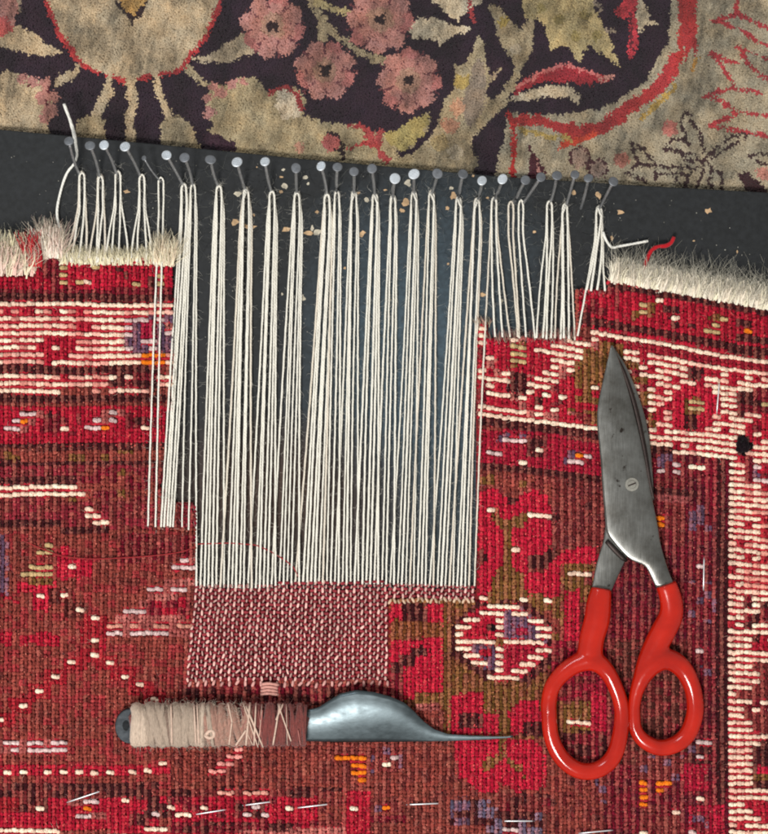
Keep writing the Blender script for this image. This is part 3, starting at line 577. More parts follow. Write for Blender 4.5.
G([(598, 342), (612, 342), (622, 346), (636, 354), (636, 372), (626, 372), (598, 366)], OL); MIX([(626, 366), (640, 372), (656, 400), (652, 426), (636, 410)], [OL, MR, CR, KR], [.5, .2, .2, .1]); MIX([(620, 350), (640, 352), (636, 362), (622, 358)], [CR, OL], [.7, .3])
G([(668, 402), (678, 386), (700, 381), (718, 394), (717, 410), (710, 424), (704, 432), (676, 426), (668, 412)], KB); R(685, 398, 700, 415, OL); DOT([(689, 402), (697, 402), (689, 409), (697, 410)], YT); R(686, 415, 698, 436, NN); R(686, 368, 701, 382, NN); DOT([(690, 433), (696, 434)], CR)
MIX(q4(734, 390, 900, 414), [NN, MR, BR2], [.4, .4, .2]); DOT([(765, 404), (765, 437)], YT); MIX(q4(744, 420, 900, 436), [MR, KR, CR], [.4, .3, .3])
ROW(630, 437, 700, 443, CR); ROW(700, 443, 728, 448, CR); MIX(q4(728, 384, 736, 460), [CR], [1.])
G([(735, 437), (742, 434), (751, 440), (751, 452), (742, 456), (734, 448)], BLK)

# ------------------------------------------------------------------ knot lattice (rug back)
slope_v = np.array([200, 310, 410, 470, 600, 834, 900]); slope_s = np.array([.175, .17, .118, .10, .05, .012, .01])
def row_y(x, v):
    x = np.asarray(x, float); v = np.asarray(v, float)
    y = v + np.interp(v, slope_v, slope_s) * np.maximum(0, x - 470)
    y = y + 1.6 * np.exp(-((v - 392) / 40) ** 2) * np.cos((x - 60) / 70) * (x < 200) * -1.0
    return y + 0.9 * np.sin(x / 47 + v / 61) + 0.5 * np.sin(x / 19 + v / 23)
def in_patch(x, y):
    left = 195.5 - 0.10 * (y - 590)
    a = (x > left) & (x < 387.5) & (y > 300) & (y < 683)
    b2 = (x > 195) & (x < 477) & (y < 600)
    return a | (b2 & (y > 300))
def present(x, y):
    ragged = 1.6 * vnoise(x, y, 6, 21)
    top = np.where(x < 36, 275.0, np.where(x < 60, 256.0, np.where(x < 176, 260.0, 500.0))) + ragged
    left_ok = (y > top) & (x < np.where(y < 400, 173, np.interp(y, [400, 445, 500, 502], [171, 163, 161, 194])) + ragged)
    lo = (x <= 197) & (y > 507 - 2 * ragged)
    topR = np.where(x < 489, 322.0, np.where(x < 578, 339.0, np.where(x < 607, 291.0, 277 + .178 * (x - 607)))) + ragged
    right_ok = (x > 475 + ragged) & (y > topR)
    low = (y >= 583)
    return (left_ok | lo | right_ok | low) & ~in_patch(x, y)
PX, PYV = 8.05, 7.3
iu = np.arange(-5, 104); iv = np.arange(-14, 92)
U, Vv = np.meshgrid(iu * PX - 0.3, 305 + iv * PYV - 30.0)
U = U.ravel().astype(float); Vv = Vv.ravel()
KX = U + 0.7 * np.sin(Vv / 70.0 + U / 90) + RNG.normal(0, .18, U.shape); KY = row_y(KX, Vv) + RNG.normal(0, .15, U.shape)
KX = KX - 0.05 * np.clip(KY - 560, 0, 130) * np.exp(-((KX - 185) / 70) ** 2)
m = present(KX, KY) & (KY > 235) & (KY < 872) & (KX < 830); KX, KY, KV = KX[m], KY[m], Vv[m]
kc = np.zeros((len(KX), 3)); kc[:] = lin(BR)
rnd = RNG.uniform(0, 1, len(KX))
SUB = [(-1.75, -1.85), (-1.75, 1.85), (2.2, -1.6), (2.2, 2.1)]      # two loops of every knot, each bent once by the weft
ks = [np.tile(np.array(lin(BR)), (len(KX), 1)) for _ in SUB]; forced = np.zeros(len(KX), bool)
for o in ops:
    if o[0] in 'pm':
        for q_, (sx_, sy_) in enumerate(SUB):
            mm = in_poly(KX + sx_ * 1.2, KY + sy_ * 1.2, o[1])
            if o[0] == 'p': ks[q_][mm] = lin(o[2])
            else:
                cs = np.array([lin(c_) for c_ in o[2]]); pr = np.cumsum(o[3]); pr[-1] = 1.01
                rr = (0.5 + 0.5 * vnoise(KX, KY * 1.3, 11, 31) * 1.1) * .35 + rnd * .65
                ks[q_][mm] = cs[np.searchsorted(pr, np.clip(rr[mm], 0, 1))]
    if o[0] == 'p': mm = in_poly(KX, KY, o[1]); kc[mm] = lin(o[2])
    elif o[0] == 'm':
        mm = in_poly(KX, KY, o[1]); cs = np.array([lin(c_) for c_ in o[2]]); pr = np.cumsum(o[3]); pr[-1] = 1.01
        rr = (0.5 + 0.5 * vnoise(KX, KY * 1.3, 11, 31) * 1.1) * .35 + rnd * .65
        kc[mm] = cs[np.searchsorted(pr, np.clip(rr[mm], 0, 1))]
        rnd = (rnd * 7.13 + .37) % 1.0
    elif o[0] == 'r':
        k_before = kc.copy()
        _, xa, ya, xb, yb, c_ = o
        xm, ym = (xa + xb) / 2, (ya + yb) / 2
        yl = ya + (KX - xa) / max(1e-6, xb - xa) * (yb - ya); cand = (KX >= xa) & (KX <= xb)
        # snap the row to the lattice row nearest to its middle
        vs = np.unique(KV); ry = row_y(np.full(len(vs), xm), vs); vbest = vs[np.argmin(abs(ry - ym))]
        mm = cand & (abs(KV - vbest) < .1); kc[mm] = lin(c_)
        if c_ in (WG, PP, (196, 136, 118)): dm = mm & (RNG.uniform(0, 1, len(KX)) < .3); kc[dm] = lin((164, 84, 80))
        forced |= (kc != k_before).any(1) | mm
    elif o[0] == 'rl':
        vs = np.unique(KV); ry = row_y(np.full(len(vs), 690.), vs); vbest = vs[np.argmin(abs(ry - ln_(690)))]
        mm = (KX > 590) & (abs(KV - vbest) < .1); kc[mm] = lin(o[2]); forced |= mm
    elif o[0] == 'd':
        for (x, y) in o[1]:
            i = np.argmin((KX - x) ** 2 + (KY - y) ** 2)
            if (KX[i] - x) ** 2 + (KY[i] - y) ** 2 < 70: kc[i] = lin(o[2]); forced[i] = True
def bulge(x, y): return 1.3 * vnoise(x, y, 60, 41) + .5 * vnoise(x, y, 22, 42)
rug = empty('rug', P(384, 600, BOARD_Z * S))
tag(rug, 'red and brown knotted rug lying face down, with rewoven patch and bare white warps', 'rug')
knots = Soup(); n = len(KX)
lumk = kc @ np.array([.3, .5, .2]); bright = (lumk > .32)
rowvar = (1 + .10 * vnoise(KX, KY, 9, 51) + .10 * vnoise(KX, KY, 70, 52) + RNG.normal(0, .06, n))
fade = np.clip(vnoise(KX, KY * .6, 26, 53), 0, 1)[:, None]
base = kc * 1.0
BZ = bulge(KX, KY)
# highlight painted into the colour: pink-brown crest on every rib, darker recessed loops
crest_light = np.array(lin((202, 122, 104)))
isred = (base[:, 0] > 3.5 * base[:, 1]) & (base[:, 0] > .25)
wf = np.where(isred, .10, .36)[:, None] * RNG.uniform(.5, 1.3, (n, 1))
cl = np.where(bright[:, None], base * 1.04, base * (1.06 - wf) + crest_light * wf * .7) * rowvar[:, None] * (1 - .12 * fade)
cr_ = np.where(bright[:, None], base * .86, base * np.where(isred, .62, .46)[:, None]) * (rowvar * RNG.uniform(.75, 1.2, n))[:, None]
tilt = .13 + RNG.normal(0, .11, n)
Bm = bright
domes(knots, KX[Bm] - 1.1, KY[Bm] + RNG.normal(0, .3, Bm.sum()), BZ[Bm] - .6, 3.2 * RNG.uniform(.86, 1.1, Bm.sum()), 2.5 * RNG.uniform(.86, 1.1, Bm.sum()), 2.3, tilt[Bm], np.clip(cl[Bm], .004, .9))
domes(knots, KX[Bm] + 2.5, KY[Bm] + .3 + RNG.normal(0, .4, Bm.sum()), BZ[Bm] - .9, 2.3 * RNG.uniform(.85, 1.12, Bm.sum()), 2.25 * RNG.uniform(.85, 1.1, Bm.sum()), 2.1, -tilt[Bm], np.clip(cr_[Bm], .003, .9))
Nm = ~bright
for q_, (sx_, sy_) in enumerate(SUB):
    c0 = np.where(forced[:, None], kc, ks[q_]); lb_ = (c0 @ np.array([.3, .5, .2]) > .32); c0 = np.where(lb_[:, None], kc, c0)[Nm]; q = Nm.sum()
    red_ = (c0[:, 0] > 3.5 * c0[:, 1]) & (c0[:, 0] > .25)
    w_ = (np.where(red_, .10, .36) * RNG.uniform(.4, 1.4, q))[:, None]; rv = (rowvar[Nm] * (1 + RNG.normal(0, .09, q)))[:, None]
    if q_ < 2: cc_ = (c0 * (1.06 - w_) + crest_light * w_ * .7) * rv
    else: cc_ = c0 * np.where(red_, .72, .6)[:, None] * rv * RNG.uniform(.8, 1.2, (q, 1))  # recessed loops darkened in the colour, as shade between the ribs
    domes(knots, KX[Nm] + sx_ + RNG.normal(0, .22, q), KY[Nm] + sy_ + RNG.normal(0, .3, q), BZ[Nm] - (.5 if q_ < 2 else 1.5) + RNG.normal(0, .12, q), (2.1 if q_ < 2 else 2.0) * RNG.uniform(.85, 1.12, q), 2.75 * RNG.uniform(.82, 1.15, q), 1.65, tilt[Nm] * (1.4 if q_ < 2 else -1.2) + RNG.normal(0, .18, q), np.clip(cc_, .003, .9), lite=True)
for rep, sg in ((0, 1), (1, 1), (2, -1)):      # single fibres and slubs standing on the ribs
    pk = RNG.uniform(0, 1, n) < (.75 if rep < 2 else .5)
    q = pk.sum(); cx_ = KX[pk] + (-1.7 if rep < 2 else 2.1) + RNG.normal(0, .75, q); cy_ = KY[pk] + RNG.uniform(-3.6, 3.6, q) * np.where(bright[pk], .35, 1)
    lighten = RNG.uniform(0, 1, q)[:, None]
    cf = np.where(lighten > .42, kc[pk] * .8 + crest_light * RNG.uniform(.15, .5, (q, 1)), kc[pk] * .5)
    domes(knots, cx_, cy_, BZ[pk] + np.where(bright[pk], .2, .55) - (.9 if rep == 2 else 0), RNG.uniform(.6, 1.15, q), RNG.uniform(.8, 1.5, q), .9, RNG.uniform(-.8, .8, q), np.clip(cf, .004, .92), lite=True)
m_wool = fibre_mat('rug_wool', rough=0.92, scale=1000, amount=.55, bump=1.0, sheen=.08, attr=True, spec=.03, stretch=(1.6, 1, 1))
tag(knots.build('knotted_weave', m_wool, rug), kind='stuff')
# wefts: red yarn between the rows, dipping behind every rib
weft = Soup()
for v in np.unique(KV):
    xs = np.arange(-36, 832, 2.0125); ys = row_y(xs, v + PYV / 2)
    xs2 = xs - 0.05 * np.clip(ys - 560, 0, 130) * np.exp(-((xs - 185) / 70) ** 2)
    ok = present(xs2, ys) & (ys > 250) & (ys < 870)
    wv = bulge(xs2, ys) - .9 + .75 * np.cos((xs + .3) / PX * 2 * PI + .9)
    idx = np.where(ok)[0]
    if len(idx) < 3: continue
    for run in np.split(idx, np.where(np.diff(idx) > 1)[0] + 1):
        if len(run) < 3: continue
        nn = len(run); Vt = np.zeros((nn, 5, 3))
        j = np.array([np.argmin(abs(KX - a) + abs(KY - b2)) for a, b2 in zip(xs2[run][::4], ys[run][::4])]); j = np.repeat(j, 4)[:nn]
        lbr = (kc[j] @ np.array([.3, .5, .2]) > .25); wv[run] -= np.where(lbr, 0, 1.5)
        for k, (oy, oz) in enumerate(((-1.9, -1.6), (-1.0, -.2), (0, .25), (1.0, -.2), (1.9, -1.6))):
            z = (wv[run] + oz) * S; kk = S * (H - z) / H
            Vt[:, k, 0] = (xs2[run] - 384) * kk; Vt[:, k, 1] = (417 - ys[run] - oy) * kk; Vt[:, k, 2] = z
        F = []
        for i in range(nn - 1):
            for k in range(4): F.append((i * 5 + k, i * 5 + k + 1, (i + 1) * 5 + k + 1, (i + 1) * 5 + k))
        # weft dye: madder red in the red fields, brown in the brown fields
        d2 = (1 + .25 * vnoise(xs2[run], ys[run], 5, 61))[:, None]
        cw = np.array(lin((166, 36, 50)))[None] * d2
        nb = kc[j]; lb = (nb @ np.array([.3, .5, .2]) > .25)[:, None]
        cw = np.where(lb, cw, cw * .3 + nb * .6)
        weft.add(Vt.reshape(-1, 3), np.array(F), np.repeat(cw[:, None, :], 5, 1).reshape(-1, 3))
tag(weft.build('weft_rows', m_wool, rug), kind='stuff')
# the sheet of packed yarn under the knots
back = Soup(); cell = 4.0
bx_, by_ = np.meshgrid(np.arange(-36, 832, cell), np.arange(250, 872, cell)); sh = bx_.shape
bz = -4.2 + bulge(bx_, by_)
z = bz * S; kk = S * (H - z) / H
VV = np.stack([(bx_ - 384) * kk, (417 - by_) * kk, z], -1).reshape(-1, 3)
F = []
okc = present(bx_ + cell / 2, by_ + cell / 2)
for i in range(sh[0] - 1):
    for j in range(sh[1] - 1):
        if okc[i, j] or in_patch(np.array(bx_[i, j] + 2.), np.array(by_[i, j] + 2.)) and by_[i, j] > 588 and bx_[i,j] < 474: F.append((i * sh[1] + j, (i + 1) * sh[1] + j, (i + 1) * sh[1] + j + 1, i * sh[1] + j + 1))
F = np.array(F)[:, ::1]
back.add(VV, F, np.tile(np.array(lin((112, 38, 38))), (len(VV), 1)))
tag(back.build('foundation', m_wool, rug), kind='stuff')

bt_ = Soup(); q = 46; a = RNG.uniform(0, 6.28, q); r_ = np.sqrt(RNG.uniform(0, 1, q)) * 6.5
domes(bt_, 742.5 + r_ * np.cos(a), 445 + r_ * np.sin(a) * 1.1, 1.0 + (6.5 - r_) * .1, 2.2, 2.2, 2.2, a, np.tile(np.array(lin((24, 16, 20))), (q, 1)) * RNG.uniform(.6, 1.6, (q, 1)))
tag(bt_.build('black_wool_tuft', m_wool, rug), kind='stuff')
# ------------------------------------------------------------------ rewoven patch (plain weave)
patch = Soup()
WP = 3.95
def patch_x(x, y): return x - 0.10 * np.clip(y - 590, 0, 200) * np.clip((388 - x) / 192, 0, 1)
jx, jy = np.meshgrid(np.arange(71), np.arange(0, 28)); jx = jx.ravel(); jy = jy.ravel()
X0 = 196.5 + jx * WP; Y0 = 582.5 + jy * 3.72 + .8 * np.sin(X0 / 23) 
top_w = np.interp(X0, [195, 255, 300, 475], [585, 588, 581, 586]); bot_w = np.where(X0 < 388, 681.0, 599.0)
XX = patch_x(X0, Y0) + RNG.normal(0, .35, len(X0)) + .7 * vnoise(X0, Y0, 16, 91); Y0 = Y0 + .9 * vnoise(X0, Y0, 24, 92)
ok = (Y0 > top_w - 2) & (Y0 < bot_w)
over = ((jx + jy) % 2 == 0)
cw = np.array(lin((224, 180, 170))); dk = np.array(lin((132, 46, 54)))
mo = ok & over; alt = (jx % 2 == 0)
a_ = np.where(alt, 1.25, 1.0)[mo] * RNG.uniform(.85, 1.15, mo.sum())
domes(patch, XX[mo], Y0[mo], np.where(alt, -.6, -1.2)[mo], a_, np.where(alt, 3.0, 2.5)[mo] * RNG.uniform(.75, 1.12, mo.sum()), 1.2, .18 + RNG.normal(0, .2, mo.sum()), cw[None] * (np.where(alt, 1, .7)[mo] * (1 + .2 * vnoise(XX[mo], Y0[mo], 10, 93)) * RNG.uniform(.82, 1.1, mo.sum()) )[:, None])  # lower warps dimmer, the shade of lying behind put into the colour
mu = ok & ~over
domes(patch, XX[mu], Y0[mu], -1.4, 2.5, 1.6, 1.5, RNG.normal(0, .12, mu.sum()), dk[None] * (RNG.uniform(.75, 1.25, mu.sum()) * (1 + .25 * vnoise(XX[mu], Y0[mu], 14, 71)))[:, None])
# bounding rows of slanted cream stitches
xs = np.arange(190, 388, 7.9); domes(patch, xs, 683.5 + RNG.normal(0, .7, len(xs)), -.5, 1.5, 3.4, 1.8, .35 + RNG.normal(0, .25, len(xs)), np.array(lin((214, 160, 152)))[None] * RNG.uniform(.7, 1.1, (len(xs), 1)))
xs = np.arange(390, 476, 4.6); domes(patch, xs, 600.5 + RNG.normal(0, .6, len(xs)), -.3, 1.5, 3.2, 1.9, .5 * np.sign(RNG.normal(-.4, 1, len(xs))), np.array(lin((206, 176, 150)))[None] * RNG.uniform(.7, 1.15, (len(xs), 1)))
m_patch = fibre_mat('patch_yarn', rough=.9, scale=1500, amount=.25, bump=.4, attr=True, sheen=.05)
tag(patch.build('rewoven_patch', m_patch, rug), kind='stuff')

# ------------------------------------------------------------------ cut pile showing at the rug's broken edges
fr = Soup()
def fringe(xa, ya, xb, yb, n, L, spread=.25, lean=0.0, c=((246, 234, 204), (248, 222, 204), (240, 230, 204)), r=.40, up=.35, curl=.5, tipgrey=True, clump=0.6):
    t = RNG.uniform(0, 1, n); x = xa + (xb - xa) * t; y = ya + (yb - ya) * t + RNG.uniform(-2, 4, n)
    cl_ = np.round(x / 5.0) * 5.0; x = x * (1 - clump) + cl_ * clump
    lx = lean + spread * RNG.normal(0, 1, n) + .62 * vnoise(x, y, 6, 81)
    d = np.stack([lx, -np.ones(n), up + RNG.normal(0, .22, n)], 1)
    cs = np.array([lin(q) for q in c]); col = cs[RNG.integers(0, len(cs), n)] * RNG.uniform(.8, 1.08, (n, 1))
    hairs(fr, np.stack([x, y, RNG.uniform(-5, .8, n)], 1), d, L * RNG.uniform(.55, 1.1, n), r * RNG.uniform(.7, 1.2, n), col, curl=curl)
def combed(xs, ys, L, lean, cs, rr=1.7, nq=12, zo=0.):
    """fat locks of pile at the foot of the fringe"""
    n = len(xs)
    for q in range(nq):
        d = np.stack([lean + RNG.normal(0, .10, n), -np.ones(n), .3 + RNG.normal(0, .15, n)], 1)
        c_ = np.array([lin(cs[i % len(cs)]) for i in range(n)]) * RNG.uniform(.85, 1.08, (n, 1))
        hairs(fr, np.stack([xs + RNG.normal(0, 1.0, n), ys + RNG.normal(1, 1, n), RNG.uniform(-3, 1.2, n) + zo], 1), d, L * RNG.uniform(.65, 1.1, n), rr * RNG.uniform(.6, 1.1, n), c_, curl=.3)
combed(np.arange(-34, 36, 6.0), np.full(12, 274.0), 36, .15, [(252, 222, 206), (252, 238, 210), (250, 210, 196)])
combed(np.arange(-34, 32, 4.0), np.full(17, 262.0), 32, .05, [(250, 240, 206), (244, 234, 196)], 1.3)
combed(np.arange(41, 62, 2.4), np.full(9, 256.0), 30, -.05, [(254, 240, 226), (254, 246, 228), (250, 228, 214)], 1.5, 16, 2.5)
combed(np.arange(30, 42, 1.5), np.full(8, 264.0), 34, -.22, [(206, 34, 44), (190, 26, 40)], 1.5, 16, 3.5)
combed(np.arange(61, 172, 3.0), np.full(37, 263.0), 12, 0, [(250, 242, 214), (246, 236, 200)], 1.3, 10)
fringe(-34, 270, 36, 270, 800, 36, lean=.1)
fringe(40, 252, 62, 256, 420, 36, lean=-.1, c=((248, 234, 212), (246, 214, 200), (244, 232, 208)))
fringe(-34, 262, 62, 248, 240, 32, r=.28, curl=1.1, c=((226, 222, 200), (200, 194, 172)))
fringe(27, 262, 40, 262, 230, 28, lean=-.22, c=((196, 34, 44), (184, 24, 40)), spread=.1, curl=.2)
fringe(60, 261, 172, 262, 1300, 16, c=((246, 236, 204), (240, 228, 190), (236, 226, 200)), up=.1)
fringe(152, 262, 173, 262, 160, 32, c=((250, 240, 210), (246, 230, 200)), up=.2)
combed(np.arange(156, 173, 2.4), np.full(8, 264.0), 27, .05, [(252, 242, 214), (246, 228, 200)], 1.4, 12, 1.0)
xr = np.arange(611, 826, 5.2); combed(xr, 280 + .178 * (xr - 611), 24, .22, [(254, 246, 226), (252, 240, 220), (250, 242, 216)], 1.8, 14)
fringe(610, 278, 825, 316, 3000, 24, lean=.25, c=((248, 240, 220), (250, 242, 224), (236, 228, 210)))
fringe(610, 272, 825, 310, 1100, 32, lean=.3, r=.27, curl=1.2, c=((216, 210, 192), (186, 182, 166), (232, 226, 208)), up=.5)
fringe(477, 324, 490, 324, 60, 9, c=((210, 150, 140), (200, 180, 150)), r=.35)
fringe(490, 341, 578, 341, 260, 13, c=((196, 150, 136), (186, 170, 146), (170, 60, 66)), r=.35, up=.1)
fringe(580, 294, 607, 294, 60, 7, c=((180, 40, 56), (190, 120, 110)), r=.35)
m_fr = fibre_mat('cut_pile_wool', rough=.85, scale=900, amount=.12, bump=0, attr=True, sheen=.3)
_nt = m_fr.node_tree; _tr = _nt.nodes.new('ShaderNodeBsdfTranslucent'); _at = _nt.nodes.new('ShaderNodeAttribute'); _at.attribute_name = 'dye'; _nt.links.new(_at.outputs['Color'], _tr.inputs['Color'])
_mx = _nt.nodes.new('ShaderNodeMixShader'); _mx.inputs[0].default_value = .12; _nt.links.new(_nt.nodes['Principled BSDF'].outputs[0], _mx.inputs[1]); _nt.links.new(_tr.outputs[0], _mx.inputs[2]); _nt.links.new(_mx.outputs[0], _nt.nodes['Material Output'].inputs['Surface'])
tag(fr.build('cut_pile_fringe', m_fr, rug), kind='stuff')
# fuzz standing off the knots all over
fz = Soup(); n = 5200
fx = RNG.uniform(-30, 825, n); fy = RNG.uniform(255, 865, n); k = present(fx, fy); fx, fy = fx[k], fy[k]; n = len(fx)
j = np.array([np.argmin((KX - a) ** 2 + (KY - b2) ** 2) for a, b2 in zip(fx, fy)])
hairs(fz, np.stack([fx, fy, np.full(n, .9)], 1), np.stack([RNG.normal(0, 1, n), RNG.normal(0, 1, n), RNG.uniform(.05, .5, n)], 1), RNG.uniform(3, 8, n), .17, np.clip(kc[j] * .8 + np.array(lin((205, 150, 140))) * .3, 0, .9), seg=3, curl=.9)
tag(fz.build('surface_fuzz', m_fr, rug), kind='stuff')

# ------------------------------------------------------------------ nails
m_nailg = metal_mat('grey_nail_steel', (186, 188, 192), rough=.45, dirt=.35, scale=500)
m_nailh = metal_mat('grey_nail_head', (128, 131, 136), rough=.55, dirt=.35, scale=500, metallic=.8)  # darker copy for heads tilted away from the bright reflection
m_nailb = metal_mat('bright_nail_glint', (206, 212, 218), rough=.5, dirt=.2, scale=500, metallic=.6)  # paler copy of the head steel, bright reflection painted into the colour
nails = [  # head x,y ; shank foot x,y ; bright ; head radius ; label
 (69, 141, 80, 176, 2, 5.2, 'bluish nail at the left end of the row, touched by a loose white thread'),
 (90, 145.5, 100, 179, 0, 5.2, 'dull grey nail next to the thread wrapped nail at the left end of the row'),
 (104, 145, 117, 176, 1, 5.2, 'bright nail third from the left end, leaning left'),
 (125, 146.5, 141, 178, 1, 5.2, 'bright nail fourth from the left, leaning far left just before the tiny nail'),
 (144, 158, 161, 182, 3, 2.7, 'tiny thin nail with the smallest head and a dark shank'),
 (166.5, 155, 184, 187, 1, 5.2, 'bright nail just right of the tiny nail, leaning far left'),
 (184.5, 157.5, 193, 187, 0, 5.2, 'grey nail sharing one thick warp bunch with the bright nail on its left'),
 (210.5, 159.5, 219, 188, 0, 5.4, 'grey nail on the densest warp bunch, alone between two wide gaps'),
 (237, 162, 246, 192, 1, 5.4, 'bright nail above a tan chip, second right of the densest warp bunch'),
 (265, 161.5, 272, 194, 1, 5.2, 'bright nail with slightly bent shank left of a cluster of tan chips'),
 (296, 168, 297, 195, 0, 5.2, 'upright grey nail between two clusters of tan chips'),
 (321, 166, 327, 197, 1, 5.0, 'bright nail left of a close pair, just right of the tan chips'),
 (337.5, 167, 337, 195, 0, 5.0, 'upright grey nail close to the bright nail on its left'),
 (354, 171.5, 354, 195, 0, 5.0, 'light grey nail with low head between two grey nails'),
 (372, 168.5, 375, 197, 0, 5.0, 'grey nail left of the two brightest nails'),
 (395, 178.5, 393, 199, 1, 5.6, 'left one of the two brightest white nails, with a short shank'),
 (414, 174, 414, 195, 1, 5.6, 'right one of the two brightest white nails in mid row'),
 (437.5, 173.5, 431.5, 195, 0, 5.2, 'grey nail just right of the two brightest nails, leaning right'),
 (463, 174, 458.5, 201, 0, 5.2, 'grey nail right above the orange tan chip, leaning right'),
 (482, 180.5, 477, 202, 1, 5.0, 'bright lower nail just right of the orange tan chip'),
 (502.5, 179, 494, 201, 1, 5.2, 'bright nail at the left edge of the short right hand warps'),
 (525.5, 180, 513, 205, 0, 4.9, 'nail leaning far right, left one of a crossing looking pair'),
 (541, 177, 523, 204, 0, 5.2, 'nail with the longest shank leaning far right, right one of a pair'),
 (557, 175.5, 550, 204, 0, 5.2, 'grey nail fifth from the right end of the row'),
 (575, 174.5, 566, 207, 0, 4.6, 'grey nail fourth from the right end, left of the nail without warps'),
 (588.5, 178, 581, 208, 0, 4.8, 'grey nail without any warps looped on it, near the right end'),
 (613.5, 181.5, 599, 210, 0, 5.0, 'rightmost nail of the row, leaning far right')]
def nail(hx, hy, fx, fy, bright_, r, label):
    zt = 44.0 if r > 3 else 26.0
    top = P(hx, hy, (BOARD_Z + zt) * S); foot = P(fx, fy, BOARD_Z * S)
    ax = (top - foot).normalized(); L = (top - foot).length
    root = empty('nail', foot); tag(root, label, 'nail', 'nails along the top edge of the board')
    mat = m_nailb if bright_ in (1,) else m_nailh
    rad = .00078 * (1 if r > 3 else .55)
    # shank, slightly bent
    side = ax.orthogonal().normalized(); bend = random.uniform(-.0008, .0008)
    pts = [foot - ax * .003 + side * 0] + [foot + ax * (L * t) + side * (bend * math.sin(PI * t)) for t in np.linspace(0, 1, 7)]
    V, F = tube_data(pts, [rad] * len(pts), 10)
    me = bpy.data.meshes.new('shank'); me.from_pydata([tuple(v) for v in V], [], F); link_mesh('shank', me, m_nailg, root)
    # head: chamfered disc with a raised waffle grid, square to the shank
    bm = bmesh.new(); R_ = r * S * .98
    hd = (ax * .55 + Vector((0, 0, 1)) * .45 + Vector((random.uniform(-.12, .12), random.uniform(-.12, .12), 0))).normalized()
    prof = [(0.15, -0.9), (.8, -.62), (1.0, -.35), (1.0, .1), (.88, .3), (.45, .38)]
    rings = []
    for pr, pz in prof: rings.append([bm.verts.new((pr * R_ * math.cos(2 * PI * k / 20), pr * R_ * math.sin(2 * PI * k / 20), pz * .0011)) for k in range(20)])
    for a_r, b_r in zip(rings[:-1], rings[1:]):
        for k in range(20): bm.faces.new((a_r[k], a_r[(k + 1) % 20], b_r[(k + 1) % 20], b_r[k]))
    c = bm.verts.new((0, 0, .4 * .0011))
    for k in range(20): bm.faces.new((rings[-1][k], rings[-1][(k + 1) % 20], c))
    bm.faces.new(rings[0][::-1])
    if bright_ == 1:
        for q in np.linspace(-.6, .6, 4):
            hw = math.sqrt(.72 - q * q) * R_
            for rot in (0, 1):
                M = Matrix.Rotation(.5 + rot * PI / 2, 4, 'Z')
                bb = bmesh.ops.create_cube(bm, size=1, matrix=M @ Matrix.Translation((0, q * R_, .00046)) @ Matrix.Diagonal((2 * hw, .00022, .0002, 1)))
    bmesh.ops.recalc_face_normals(bm, faces=bm.faces)
    Q = hd.to_track_quat('Z', 'Y').to_matrix().to_4x4(); bm.transform(Matrix.Translation(top) @ Q @ Matrix.Rotation(random.uniform(0, 3), 4, 'Z') @ Matrix.Diagonal((random.uniform(.9, 1.03), random.uniform(.96, 1.06), 1, 1)))
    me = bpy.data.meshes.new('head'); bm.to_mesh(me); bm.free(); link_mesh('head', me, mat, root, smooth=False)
for nl in nails: nail(*nl)

# ------------------------------------------------------------------ warp threads looped over the nails
m_cot = fibre_mat('cotton_warp', (238, 234, 222), rough=.85, scale=1600, amount=.12, bump=.5, stretch=(1, .25, 1), sheen=.2)
def ply(m, period=.0016, amt=.09):
    nt = m.node_tree; b = nt.nodes['Principled BSDF']; tc = nt.nodes.new('ShaderNodeTexCoord'); sp = nt.nodes.new('ShaderNodeSeparateXYZ'); nt.links.new(tc.outputs['Object'], sp.inputs[0])
    ad = nt.nodes.new('ShaderNodeMath'); ad.operation = 'ADD'; nt.links.new(sp.outputs['X'], ad.inputs[0]); nt.links.new(sp.outputs['Y'], ad.inputs[1])
    mu = nt.nodes.new('ShaderNodeMath'); mu.operation = 'MULTIPLY'; mu.inputs[1].default_value = 2 * PI / period; nt.links.new(ad.outputs[0], mu.inputs[0])
    sn = nt.nodes.new('ShaderNodeMath'); sn.operation = 'SINE'; nt.links.new(mu.outputs[0], sn.inputs[0])
    mr = nt.nodes.new('ShaderNodeMapRange'); mr.inputs['From Min'].default_value = -1; mr.inputs['From Max'].default_value = .3; mr.inputs['To Min'].default_value = 1 - amt; mr.inputs['To Max'].default_value = 1; nt.links.new(sn.outputs[0], mr.inputs['Value'])
    old = b.inputs['Base Color'].links[0].from_socket; mx = nt.nodes.new('ShaderNodeMix'); mx.data_type = 'RGBA'; mx.blend_type = 'MULTIPLY'; mx.inputs['Factor'].default_value = 1
    nt.links.new(old, mx.inputs['A']); nt.links.new(mr.outputs[0], mx.inputs['B']); nt.links.new(mx.outputs['Result'], b.inputs['Base Color'])
    bp = nt.nodes.new('ShaderNodeBump'); bp.inputs['Strength'].default_value = .3; bp.inputs['Distance'].default_value = .0003; nt.links.new(sn.outputs[0], bp.inputs['Height']); nt.links.new(b.inputs['Normal'].links[0].from_socket, bp.inputs['Normal']); nt.links.new(bp.outputs[0], b.inputs['Normal'])
ply(m_cot)
m_cot2 = fibre_mat('cotton_warp_shaded', (226, 216, 200), rough=.85, scale=1600, amount=.14, bump=.5, stretch=(1, .25, 1), sheen=.2)  # slightly darker copy, shade on the lower threads painted in
ply(m_cot2)
